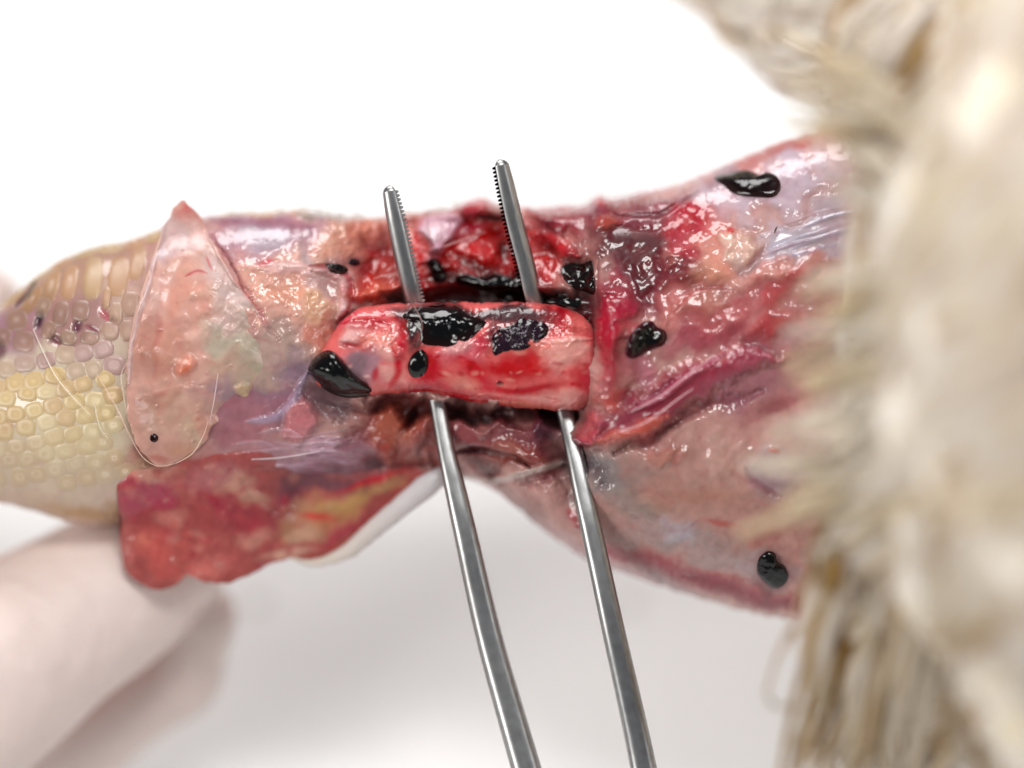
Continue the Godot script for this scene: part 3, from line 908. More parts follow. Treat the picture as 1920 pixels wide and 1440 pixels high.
func build_chicken() -> void:
	chick = thing("chicken", w3(1700, 720, -700))
	tag(chick, "opened chicken leg with peeled skin, scaly shank and wet white feathers", "chicken")
	var leg := build_leg(chick)
	put_scales(leg)
	# the shaft that the forceps lift
	at_depth(150)
	var st := v2([574, 694, 584, 676, 600, 654, 622, 622, 646, 594, 680, 575, 740, 568, 790, 567, 850, 566, 940, 566, 1000, 566, 1060, 575, 1095, 591, 1120, 622, 1134, 660])
	var sb := v2([574, 698, 582, 712, 600, 727, 640, 739, 700, 740, 790, 735, 830, 741, 880, 752, 940, 760, 1000, 766, 1060, 769, 1095, 764, 1120, 736, 1134, 692])
	var shaft_mid := func(x: float, y: float) -> float: return 140.0 - 22.0 * smoothstep(660.0, 575.0, x) - 10.0 * smoothstep(1060.0, 1130.0, x)
	part("bone_shaft", sheet(st, sb, 574, 1134, 290, 150, false, 66, 26, shaft_mid, shaft_cv, 0.14, 0.8), mat(0.34, 0.55, 0.05, 0.05), chick, chick.position)
	at_depth(150)
	part("skin_flap", sheet(flap_left, flap_right, 374, 875, 250, 150, true, 7, 6, flap_mid, flap_cv, 0.14, 0.5), mat(0.46, 0.35, 0.16, 0.06), chick, chick.position)
	var rim := Mb.new()
	var rp := []
	for q in flap_left:
		if q.x > 400 and q.x <= 720:
			rp.append(Vector3(q.y + 3.0, q.x, flap_mid.call(q.y + 4.0, q.x) + 3.0))
	strand(rim, rp, [1.5, 3, 4.5, 4.5, 3.0, 1.0], 9, 70, hexc("d0a89c"), hexc("c09080"), 1.0)
	for i in rim.v.size():
		rim.v[i] += ax * (S * 2.2 * nz.get_noise_3dv(rim.v[i] * 15000.0))
	part("flap_rim", rim, mat(0.4, 0.5, 0.12, 0.05), chick, chick.position)
	at_depth(50)
	var ht := hang_top
	var hb := v2([226, 1010, 234, 1064, 262, 1092, 302, 1106, 332, 1094, 352, 1078, 384, 1090, 430, 1092, 470, 1076, 510, 1056, 545, 1048, 590, 1054, 640, 1038, 700, 1000, 760, 954, 815, 918, 838, 892])
	var hang := part("hanging_flap", sheet(ht, hb, 226, 838, 260, 140, false, 11, 14, hang_mid, hang_cv, 0.2, 0.5), mat(0.42, 0.45, 0.16, 0.04), chick, chick.position)
	var mb := Mb.new()
	strand(mb, [Vector3(846, 884, 64), Vector3(808, 905, 70), Vector3(745, 955, 64), Vector3(694, 998, 58), Vector3(648, 1036, 52), Vector3(592, 1055, 44), Vector3(548, 1049, 40)], [17, 22, 19, 18, 15, 9, 3], 14, 60, hexc("cfc8cc"), hexc("cdbcae"), 0.8)
	for i in mb.v.size():
		mb.v[i] += az * (S * 3.0 * nz.get_noise_3dv(mb.v[i] * 14000.0 * 0.7)) + ay * (S * 2.5 * nz.get_noise_3dv(mb.v[i] * 16000.0))
	part("skin_edge", mb, mat(0.35, 0.6, 0.15, 0.1), hang, chick.position)
	# fine fibres and threads
	at_depth(150)
	var on := func(x: float, y: float, up: float) -> Vector3: return Vector3(x, y, leg_z(x, y) + up)
	hair([on.call(62, 618, 14), on.call(108, 706, 14), on.call(170, 775, 14), on.call(176, 778, 12)], 1.0, "e8dccb")
	hair([on.call(186, 702, 16), on.call(222, 762, 26), on.call(246, 812, 40), Vector3(264, 850, 175), Vector3(280, 866, 172), Vector3(300, 874, 165), Vector3(330, 869, 160)], 0.9, "e4c0ae")
	hair([Vector3(330, 869, 160), Vector3(362, 850, 166), Vector3(382, 818, 172), Vector3(392, 790, 176)], 1.2, "dcb8a4")
	hair([on.call(180, 755, 12), on.call(190, 800, 12), on.call(206, 822, 12)], 0.8, "e6dcc4")
	hair([on.call(242, 680, 30), on.call(232, 705, 28), on.call(236, 740, 28), on.call(242, 775, 30)], 0.8, "ecd4c4")
	hair([on.call(412, 700, 24), on.call(404, 750, 26), on.call(396, 788, 26)], 1.0, "dcc0c0")
	hair([on.call(470, 862, 18), on.call(530, 858, 20), on.call(600, 846, 22)], 1.2, "e0ccd0")
	hair([on.call(700, 522, 10), on.call(728, 514, 14), on.call(752, 512, 16)], 1.0, "e0a49c")
	hair([on.call(830, 462, 10), on.call(872, 446, 12), on.call(910, 432, 10)], 1.4, "e2a8a6")
	hair([Vector3(772, 566, 206), Vector3(786, 590, 214), Vector3(793, 612, 220), Vector3(788, 632, 222), Vector3(783, 650, 222)], 0.9, "8f6a66")
	hair([on.call(1180, 772, 14), on.call(1236, 742, 20), on.call(1290, 700, 18), on.call(1330, 672, 10)], 1.2, "e8c4c8")
	hair([on.call(1156, 808, 16), on.call(1206, 792, 18), on.call(1262, 752, 18), on.call(1296, 728, 12)], 1.2, "e6bcc0")
	hair([on.call(1450, 438, 6), on.call(1453, 430, 8), on.call(1456, 426, 8)], 1.6, "54402c")
	for q in 26:   # fuzz on the top skin
		var x := rng.randf_range(420, 880)
		var y := along(leg_top, x)
		hair([Vector3(x, y + 3, 20), Vector3(x + rng.randf_range(-10, 10), y - 3, 24), Vector3(x + rng.randf_range(-26, 20), y - rng.randf_range(3, 12), 20)], 0.6, "a08a72")

# ---------------------------------------------------------------- plumage
func build_plumage() -> void:
	var down := mat(0.75)
	down.backlight_enabled = true
	down.backlight = Color(1.0, 0.98, 0.94)
	var pale_down := mat(0.8)
	pale_down.backlight_enabled = true
	pale_down.backlight = Color(1.0, 0.99, 0.97)
	at_depth(820)
	var body := Mb.new()
	var ctr := Vector3(2310, 700, 440)
	var rad := Vector3(700, 1000, 800)
	var nu := 110
	var nv := 130
	for i in nu:
		var th := PI * (i + 0.02) / (nu - 0.96)
		for j in nv:
			var ph := TAU * j / nv
			var d := Vector3(sin(th) * cos(ph), -cos(th), sin(th) * sin(ph))
			var lumpy := 1.0 + 0.05 * bz.get_noise_3dv(d * 330.0) + 0.02 * nz.get_noise_3d(d.x * 160.0, d.y * 60.0, d.z * 160.0)
			var p := ctr + d * rad * lumpy
			body.v.append(w3(p.x, p.y, p.z))
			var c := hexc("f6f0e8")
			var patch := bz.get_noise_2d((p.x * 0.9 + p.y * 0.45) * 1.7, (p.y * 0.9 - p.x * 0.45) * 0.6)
			c = c.lerp(hexc("c8b8a8"), clampf(-patch * 3.0 - 0.2, 0.0, 0.7)).lerp(hexc("f0dcae"), clampf(patch * 2.8 - 0.25, 0.0, 0.65))  # greyish blotches paint in the shade between feather clumps
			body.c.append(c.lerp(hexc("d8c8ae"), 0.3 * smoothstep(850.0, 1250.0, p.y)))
	body.weave(0, nu, nv, true, true)
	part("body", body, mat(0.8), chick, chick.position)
	var over := func(x: float, y: float) -> float:
		var q := 1.0 - pow((x - ctr.x) / rad.x, 2.0) - pow((y - ctr.y) / rad.y, 2.0)
		return ctr.z + rad.z * sqrt(maxf(q, 0.02)) - 170.0 * smoothstep(950.0, 1250.0, y) * smoothstep(0.3, 0.0, q)
	var tints := ["fcf8f2", "f8f2e8", "fcf9f4", "f6ecd8", "f4eae0", "f8eed4", "e8dac8", "fcf8f4"]
	# feathers too many and too blurred to tell apart
	var all := Mb.new()
	var bound := v2([-100, 1500, 100, 1540, 240, 1590, 330, 1640, 430, 1650, 520, 1610, 650, 1600, 760, 1578, 880, 1546, 1000, 1534, 1100, 1520, 1200, 1510, 1300, 1520, 1460, 1540])
	for q in 620:
		var y := rng.randf_range(-60, 1440)
		var x := 1620.0 + 400.0 * pow(rng.randf(), 1.1)
		var low := smoothstep(900.0, 1150.0, y)
		var dir := Vector2(-0.5, 0.86)
		if y > 480 and y < 900:
			dir = Vector2(-0.82, 0.55)
		elif y >= 900:
			dir = Vector2(-0.3, 0.95)
		dir = dir.rotated(rng.randf_range(-0.4, 0.4)).normalized()
		var ln := rng.randf_range(150, 330)
		var lim := along(bound, y + dir.y * ln)
		if x + dir.x * ln < lim:
			x = lim - dir.x * ln + absf(rng.randfn(0, 50))
		if y > 1100 and x < 1880 and rng.randf() < smoothstep(1080.0, 1300.0, y) * 0.6:
			continue
		var c := hexc(tints[rng.randi() % tints.size()])
		if rng.randf() < lerpf(0.06, 0.16, low):
			c = hexc(["d2b274", "c8a466", "dec290"][rng.randi() % 3])
		var side := dir.orthogonal()
		for s in 4:
			var off := rng.randf_range(-26, 26)
			var p0 := Vector2(x, y) + side * off
			var p1 := Vector2(x, y) + dir * ln * 0.55 + side * (off * 1.1 + rng.randf_range(-14, 14))
			var p2 := Vector2(x, y) + dir * ln + side * (off * 0.3 + rng.randf_range(-16, 16)) + Vector2(0, 20)
			var up := rng.randf_range(2, 26)
			strand(all, [Vector3(p0.x, p0.y, over.call(p0.x, p0.y) - 4.0), Vector3(p1.x, p1.y, maxf(over.call(p1.x, p1.y) + up, 330.0)), Vector3(p2.x, p2.y, maxf(over.call(p2.x, p2.y) + up, 280.0))], [5, 12, 8, 1.5], 5, 7, c, c.lerp(hexc("f0e6dc"), 0.3), 0.5)
	tag(part("plumage", all, down, chick, chick.position), "", "", "", "stuff")
	at_depth(370)
	# wisps one can make out along the edge
	var wisps := [
		[[1600, 640, 330], [1530, 668, 290], [1478, 690, 250], "cfc0a8", 7], [[1640, 720, 330], [1570, 690, 290], [1530, 655, 240], "cdb894", 6],
		[[1600, 850, 300], [1530, 862, 270], [1476, 868, 240], "d0c2a0", 8], [[1610, 800, 330], [1540, 838, 290], [1500, 852, 250], "d6ccc0", 9],
		[[1600, 960, 300], [1555, 1010, 270], [1530, 1090, 230], "cbb8a0", 9], [[1580, 900, 300], [1530, 1000, 260], [1512, 1080, 220], "cdb07c", 7],
		[[1530, 1040, 240], [1500, 1110, 230], [1482, 1200, 210], "c8a878", 9], [[1500, 1130, 240], [1460, 1210, 240], [1434, 1290, 240], "dcc4ac", 6],
		[[1434, 1286, 240], [1450, 1312, 240], [1530, 1322, 230], "d4cac0", 4], [[1570, 1150, 240], [1560, 1270, 210], [1536, 1400, 190], "c4a066", 11],
		[[1640, 1200, 240], [1600, 1320, 210], [1520, 1450, 190], "c09a58", 11], [[1590, 1190, 250], [1545, 1330, 220], [1520, 1420, 200], "c09a5c", 9],
		[[1680, 1180, 260], [1650, 1330, 230], [1640, 1470, 210], "cdb890", 12], [[1620, 1260, 230], [1570, 1380, 210], [1500, 1470, 200], "cfc0ac", 8],
		[[1760, 1300, 120], [1740, 1370, 110], [1790, 1420, 110], "b8b4ac", 5], [[1760, 1350, 110], [1790, 1315, 105], [1800, 1290, 100], "b8b4ac", 4],
		[[1840, 1150, 330], [1850, 1300, 300], [1830, 1450, 280], "d2b880", 12], [[1880, 900, 420], [1850, 1010, 400], [1830, 1130, 360], "cdb66a", 12]]
	for q in 26:
		var x := rng.randf_range(1510, 1880)
		var y := rng.randf_range(1080, 1230)
		var lean := rng.randf_range(-70, 10)
		var z := 240.0 + 200.0 * (x - 1500.0) / 400.0
		wisps.append([[x + 20, y - 60, z + 40], [x + lean * 0.4, y + rng.randf_range(90, 150), z], [x + lean, y + rng.randf_range(220, 330), z - 50], ["c2a062", "e6dccc", "e2d4b8", "ece4da", "ece4da", "d8c09a"][q % 6], rng.randf_range(8, 17)])
	for q in 96:
		var y := rng.randf_range(120, 960)
		var x := along(bound, y) + rng.randf_range(10, 100)
		var away := Vector2(-1, 0.35).rotated(rng.randf_range(-0.35, 0.55) + (0.7 if y < 450 else 0.0))
		var ln := rng.randf_range(90, 190)
		var z := rng.randf_range(330, 480)
		wisps.append([[x, y, z], [x + away.x * ln * 0.55, y + away.y * ln * 0.5 + 8.0, z - 20.0], [x + away.x * ln, y + away.y * ln + 14.0, z - 70.0], ["f6f0e4", "f0e4c8", "f8f4ec", "ece0c8"][q % 4], rng.randf_range(5, 13)])
	for q in wisps:
		var mb := Mb.new()
		var c := hexc(q[3])
		for s in 5:
			var pts := []
			for p in 3:
				var sp := 1.0 - 0.6 * p / 2.0
				pts.append(Vector3(q[p][0] - 6.0 + rng.randf_range(-1, 1) * q[4] * sp, q[p][1] + rng.randf_range(-1, 1) * q[4] * sp, q[p][2] + 280.0 + rng.randf_range(-6, 6)))
			strand(mb, pts, [q[4] * 0.45, q[4] * 0.55, q[4] * 0.4, 1.2], 5, 14, c, c, 0.7)
		part("feather", mb, down, chick, chick.position)
	# the wing behind the thigh, upper right
	at_depth(-270)
	var wc := Cv.new(1200, -230, 2140, 360, 4.0, "f4eee6", 41, 0.0)
	wc.e(1345, 16, 50, 22, 25, "cf9c5c", 0.8, 0, 0.95)
	wc.e(1475, 135, 46, 14, 20, "d8a878", 0.6, 0, 0.95)
	wc.e(1650, 105, 60, 26, -10, "dcae84", 0.6, 0, 0.95)
	wc.e(1560, 70, 80, 40, 10, "e2dcd8", 0.8, 0, 0.95)
	var wl := v2([-220, 1040, -60, 1200, 0, 1282, 40, 1336, 90, 1380, 140, 1440, 190, 1520, 240, 1630, 340, 1900])
	var wr := v2([-220, 2120, 340, 2120])
	part("wing", sheet(wl, wr, -215, 338, 60, 60, true, 90, 60, func(x, y): return -330.0 + 0.25 * (x - 1300.0) + 26.0 * bz.get_noise_2d(x * 1.2, y * 1.2), wc, 0.05), pale_down, chick, chick.position)
	var wing := Mb.new()
	var edge := v2([-200, 1050, -60, 1190, 0, 1262, 40, 1318, 90, 1362, 140, 1420, 190, 1500, 240, 1600, 330, 1900])
	for q in 330:
		var y := -160.0 + 470.0 * rng.randf()
		var lim := along(edge, y)
		var x := lim + 620.0 * rng.randf()
		var dir := Vector2(-0.86, -0.3).rotated(rng.randf_range(-0.5, 0.5))
		var ln := rng.randf_range(70, 190)
		var c := hexc(["f6f2ec", "f2eee6", "f0e8dc", "f8f4f0"][rng.randi() % 4])
		if x - lim < 40 and y > -20 and y < 50 and rng.randf() < 0.18 or Vector2(x - 1490, (y - 150) * 2).length() < 50 and rng.randf() < 0.5 or Vector2(x - 1670, y - 100).length() < 50 and rng.randf() < 0.5:
			c = hexc(["e2c09a", "e4c8a8", "dcb890"][rng.randi() % 3])
		var z := -300.0 + 0.25 * (x - 1300.0) + rng.randf_range(30, 75)
		strand(wing, [Vector3(x - dir.x * ln, y - dir.y * ln, z), Vector3(x - dir.x * ln * 0.4, y - dir.y * ln * 0.5 + 6, z + 20), Vector3(x, y, z - 20)], [8, 14, 11, 2], 6, 6, c, c, 0.45)
	tag(part("wing_feathers", wing, pale_down, chick, chick.position), "", "", "", "stuff")

# ---------------------------------------------------------------- clots
func clot(outline: Array, tall: float, label: String, base_z: Callable, bumps := 1.0, col := "0c0608", edge := "350a10", depth := 150.0, fine := 1.0) -> void:
	at_depth(depth)
	var mb := lump(outline, tall, hexc(col), hexc(edge), base_z, bumps, 3.0, fine)
	var ctr := Vector3.ZERO
	for p in mb.v:
		ctr += p
	ctr /= mb.v.size()
	var o := MeshInstance3D.new()
	o.name = "blood_clot"
	o.mesh = mb.mesh(ctr)
	var cm := mat(0.16, 0.45, 0.04)
	cm.metallic_specular = 0.3
	o.material_override = cm
	add_child(o, true)
	o.position = ctr
	tag(o, label, "blood clot", "dark blood clots on the opened leg")

func build_clots() -> void:
	var leg := func(x: float, y: float) -> float: return leg_z(x, y)
	var st := v2([574, 690, 600, 640, 650, 586, 700, 572, 790, 567, 1000, 566, 1060, 574, 1130, 606])
	var sb := v2([574, 698, 600, 727, 640, 739, 790, 735, 880, 752, 1000, 766, 1130, 745])
	var bone := func(x: float, y: float) -> float:
		var a := along(st, x)
		var b := along(sb, x)
		var c := clampf(((a + b) * 0.5 - y) / ((b - a) * 0.5), -1, 1)
		return 140.0 - 22.0 * smoothstep(660.0, 575.0, x) + 62.0 * pow(1.0 - c * c, 0.4) + shaft_cv.look(shaft_cv.hh, x, y) * smoothstep(1.0, 0.8, absf(c))
	clot(v2([1340, 330, 1352, 324, 1366, 323, 1382, 318, 1402, 316, 1416, 322, 1426, 327, 1440, 321, 1456, 328, 1464, 344, 1461, 360, 1448, 370, 1424, 370, 1396, 367, 1374, 360, 1358, 346, 1346, 338]), 15, "long slug-shaped black clot on pale upper thigh near the feathers", leg, 1.3, "100a0a", "251312")
	clot(v2([1173, 668, 1172, 650, 1180, 630, 1192, 614, 1208, 603, 1222, 604, 1230, 613, 1244, 620, 1249, 634, 1240, 648, 1222, 654, 1206, 662, 1188, 673]), 18, "heart-shaped glossy black clot just right of the exposed shaft", leg, 1.6)
	clot(v2([1422, 1044, 1432, 1034, 1442, 1032, 1452, 1038, 1456, 1052, 1470, 1062, 1477, 1078, 1472, 1094, 1458, 1103, 1444, 1100, 1432, 1090, 1420, 1076, 1418, 1060]), 15, "lobed black clot on lower thigh beside the hanging feathers", leg, 2.2, "080505", "0e0606", 120)
	clot(v2([577, 690, 584, 674, 598, 663, 614, 656, 628, 660, 638, 670, 652, 686, 668, 704, 690, 722, 700, 738, 670, 746, 640, 745, 612, 734, 592, 716, 580, 704]), 34, "large black clot wrapped round the left tip of the shaft", func(x, y): return maxf(bone.call(x, y) - 4.0, 152.0), 1.6, "0b0508", "16060a", 190)
	clot(v2([764, 690, 768, 672, 778, 660, 790, 654, 800, 662, 804, 680, 799, 698, 787, 708, 772, 707]), 13, "small bean-shaped black clot low on the front of the shaft", bone, 1.0, "080406", "120507", 210)
	clot(v2([750, 592, 776, 574, 812, 570, 846, 570, 868, 578, 880, 590, 904, 598, 918, 606, 902, 624, 876, 640, 846, 650, 812, 652, 790, 644, 784, 622, 772, 606]), 11, "broad shiny black clot across the top of the shaft", bone, 2.4, "0c0407", "1c060c", 205)
	clot(v2([918, 644, 924, 626, 940, 612, 962, 606, 976, 594, 1000, 598, 1022, 604, 1032, 616, 1022, 634, 1000, 648, 980, 658, 952, 660, 924, 668]), 9, "wrinkled dark purple clot right of centre on the shaft", bone, 2.6, "251420", "1c0a12", 210, 2.6)
	clot(v2([1022, 566, 1040, 552, 1062, 542, 1086, 540, 1108, 546, 1116, 570, 1118, 612, 1100, 602, 1078, 590, 1050, 580]), 18, "black clot wedged between right end of shaft and wound edge", func(x, y): return 128.0, 1.5, "0a0507", "120508", 150)
	clot(v2([1052, 502, 1070, 493, 1090, 495, 1108, 490, 1113, 516, 1113, 552, 1096, 548, 1074, 540, 1056, 524]), 10, "square-edged black clot in the upper right corner of the wound", leg, 1.6, "0d0509", "15060a", 120)
	clot(v2([799, 494, 808, 484, 820, 485, 829, 496, 838, 512, 836, 524, 824, 530, 812, 524, 806, 510]), 14, "curled black clot in the wound between the two forceps jaws", leg, 1.6, "0d0608", "18080a", 110)
	clot(v2([852, 522, 872, 514, 900, 518, 930, 512, 952, 518, 970, 528, 992, 536, 996, 560, 970, 568, 940, 562, 912, 552, 884, 540, 862, 534]), 12, "black clot against the inner teeth of the right jaw", leg, 1.4, "080406", "100507", 110)
	clot(v2([611, 497, 626, 494, 642, 497, 653, 505, 645, 514, 630, 513, 617, 506]), 7, "small flat oval black clot left of the left jaw", leg, 0.8, "10080a", "1c0a0c", 130)
	clot(v2([653, 489, 662, 484, 672, 487, 674, 495, 664, 498, 655, 495]), 5, "tiny round black clot beside the small oval one", leg, 0.8, "1a0a10", "2a1018", 130)
	clot(v2([284, 817, 291, 812, 298, 818, 297, 826, 290, 829, 284, 825]), 4, "single dark speck low on the pale skin flap", func(x, y): return flap_mid.call(x, y) + 7.0, 0.3, "1e0a0a", "2a0e0c", 150)

# ---------------------------------------------------------------- forceps
func jaw_rod(pts: Array, half: Array, inner: float, tooth_from: float, tooth_to: float, owner3: Node3D, metal: Material) -> void:
	var cu := Curve3D.new()
	for i in pts.size():
		var tg: Vector3 = (pts[mini(i + 1, pts.size() - 1)] - pts[maxi(i - 1, 0)]) / 6.0
		cu.add_point(pts[i], -tg, tg)
	cu.bake_interval = 2.0
	var ln := cu.get_baked_length()
	var hw := []
	for q in half:
		hw.append(q)
	var mb := Mb.new()
	var sides := 40
	var n := 420
	var teeth := Mb.new()
	for i in n + 1:
		var t := float(i) / n
		if i < 10:
			t *= 0.35
		var p := cu.sample_baked(ln * t, true)
		var d := (cu.sample_baked(minf(ln, ln * t + 6), true) - cu.sample_baked(maxf(0, ln * t - 6), true)).normalized()
		var sd := d.cross(Vector3(0, 0, 1)).normalized() * -1.0
		if sd.x < 0:
			sd = -sd
		var up := Vector3(0, 0, 1)
		var h := along(hw, p.y)
		var dist := ln * t
		var cap := sqrt(clampf(1.0 - pow(1.0 - minf(dist / 15.0, 1.0), 2.2), 0.02, 1.0))
		var in_jaw := smoothstep(640.0, 600.0, p.y)
		for j in sides:
			var a := TAU * j / sides
			var ca := cos(a)
			var sa := sin(a)
			# shafts are bevelled, jaws are half round with a flat inner face
			var pw := lerpf(0.66, 0.9, in_jaw)
			var sx := signf(ca) * pow(absf(ca), pw)
			var sz := signf(sa) * pow(absf(sa), lerpf(0.8, 0.85, in_jaw))
			var lim := lerpf(1.0, 0.62, in_jaw)
			if sx * inner > lim:
				sx = inner * lim
			var q := p + sd * (sx * h * cap) + up * (sz * h * 0.85 * lerpf(cap, 1.0, 0.1))
			mb.v.append(w3(q.x, q.y, q.z))
			var w := 0.36 + 0.07 * nz.get_noise_2d(dist * 0.25, j * 9.0) + 0.07 * bz.get_noise_2d(dist * 4.0, j * 30.0)
			mb.c.append(Color(w, w * 0.995, w * 0.99))
	mb.weave(0, n + 1, sides, true)
	mb.v.append(w3(pts[0].x, pts[0].y, pts[0].z))
	mb.n.append(ay)
	mb.c.append(Color(0.5, 0.5, 0.5))
	for j in sides:
		mb.t.append_array(PackedInt32Array([j, (j + 1) % sides, mb.v.size() - 1]))
	var jaw := part("jaw", mb, metal, owner3, owner3.position)
	var dist := tooth_from
	while dist < tooth_to:
		var p := cu.sample_baked(dist, true)
		var d := (cu.sample_baked(dist + 5, true) - cu.sample_baked(dist - 4, true)).normalized()
		var sd := Vector3(-d.y, d.x, 0).normalized()
		if sd.x * inner < 0:
			sd = -sd
		var h := along(hw, p.y)
		var first := teeth.v.size()
		for e in 2:
			for q in [[-3.2, 0.5], [-1.2, 0.9], [1.2, 0.9], [3.2, 0.5]]:
				var r: Vector3 = p + d * q[0] + sd * (h * 0.62 + (h * 0.42) * (q[1] * 2.0 - 1.0)) + Vector3(0, 0, h * (0.62 if e else -0.62))
				teeth.v.append(w3(r.x, r.y, r.z))
				teeth.n.append(Vector3.UP)
				teeth.c.append(Color(0.68, 0.68, 0.67))
		for q in [[0, 1, 5, 4], [1, 2, 6, 5], [2, 3, 7, 6], [4, 5, 6, 7], [3, 2, 1, 0]]:
			var nn := (teeth.v[first + q[2]] - teeth.v[first + q[0]]).cross(teeth.v[first + q[3]] - teeth.v[first + q[1]]).normalized()
			if nn.dot(az) < -0.5 and q[0] == 4:
				nn = -nn
			var f2 := teeth.v.size()
			for m in 4:
				teeth.v.append(teeth.v[first + q[m]])
				teeth.n.append(nn)
				teeth.c.append(Color(0.68, 0.68, 0.67))
			teeth.t.append_array(PackedInt32Array([f2, f2 + 1, f2 + 2, f2, f2 + 2, f2 + 3]))
		dist += 7.6
	tag(part("serration", teeth, metal, jaw, owner3.position), "", "", "", "stuff")

func build_forceps() -> void:
	at_depth(120)
	var fo := thing("forceps", w3(1095, 1440, 150))
	tag(fo, "steel forceps with two serrated jaws slid beneath the exposed shaft", "forceps")
	var metal := mat(0.36, 0.0, 0.1, 0.0, 1.0)
	var lp := [Vector3(731, 350, 170), Vector3(746, 420, 160), Vector3(768, 520, 140), Vector3(779, 566, 126), Vector3(800, 660, 98), Vector3(818, 745, 112), Vector3(836, 840, 130), Vector3(850, 900, 138), Vector3(873, 1000, 146), Vector3(919, 1200, 140), Vector3(987, 1440, 150), Vector3(1060, 1700, 160), Vector3(1096, 1860, 160)]
	jaw_rod(lp, v2([350, 14, 370, 16, 420, 19, 520, 20, 640, 17, 745, 15, 840, 16.5, 900, 19.5, 1000, 22, 1200, 25, 1440, 28, 1860, 34]), 1.0, 14, 300, fo, metal)
	var rp := [Vector3(936, 302, 176), Vector3(951, 370, 164), Vector3(965, 430, 152), Vector3(985, 505, 138), Vector3(998, 560, 126), Vector3(1030, 660, 98), Vector3(1057, 765, 118), Vector3(1075, 840, 142), Vector3(1092, 920, 158), Vector3(1110, 1000, 168), Vector3(1146, 1165, 172), Vector3(1206, 1440, 150), Vector3(1215, 1560, 156), Vector3(1180, 1720, 160), Vector3(1130, 1860, 160)]
	jaw_rod(rp, v2([302, 15, 320, 17, 370, 19, 430, 20, 560, 20, 660, 17, 765, 15, 840, 17, 920, 19, 1000, 20, 1165, 21.5, 1440, 25, 1860, 34]), -1.0, 14, 330, fo, metal)
	var lock := CylinderMesh.new()
	lock.top_radius = 0.0042
	lock.bottom_radius = 0.0042
	lock.height = 0.0062
	var jn := MeshInstance3D.new()
	jn.name = "box_joint"
	jn.mesh = lock
	jn.material_override = metal
	fo.add_child(jn, true)
	jn.basis = Basis(ax, az, -ay)
	jn.position = w3(1113, 1870, 160) - fo.position

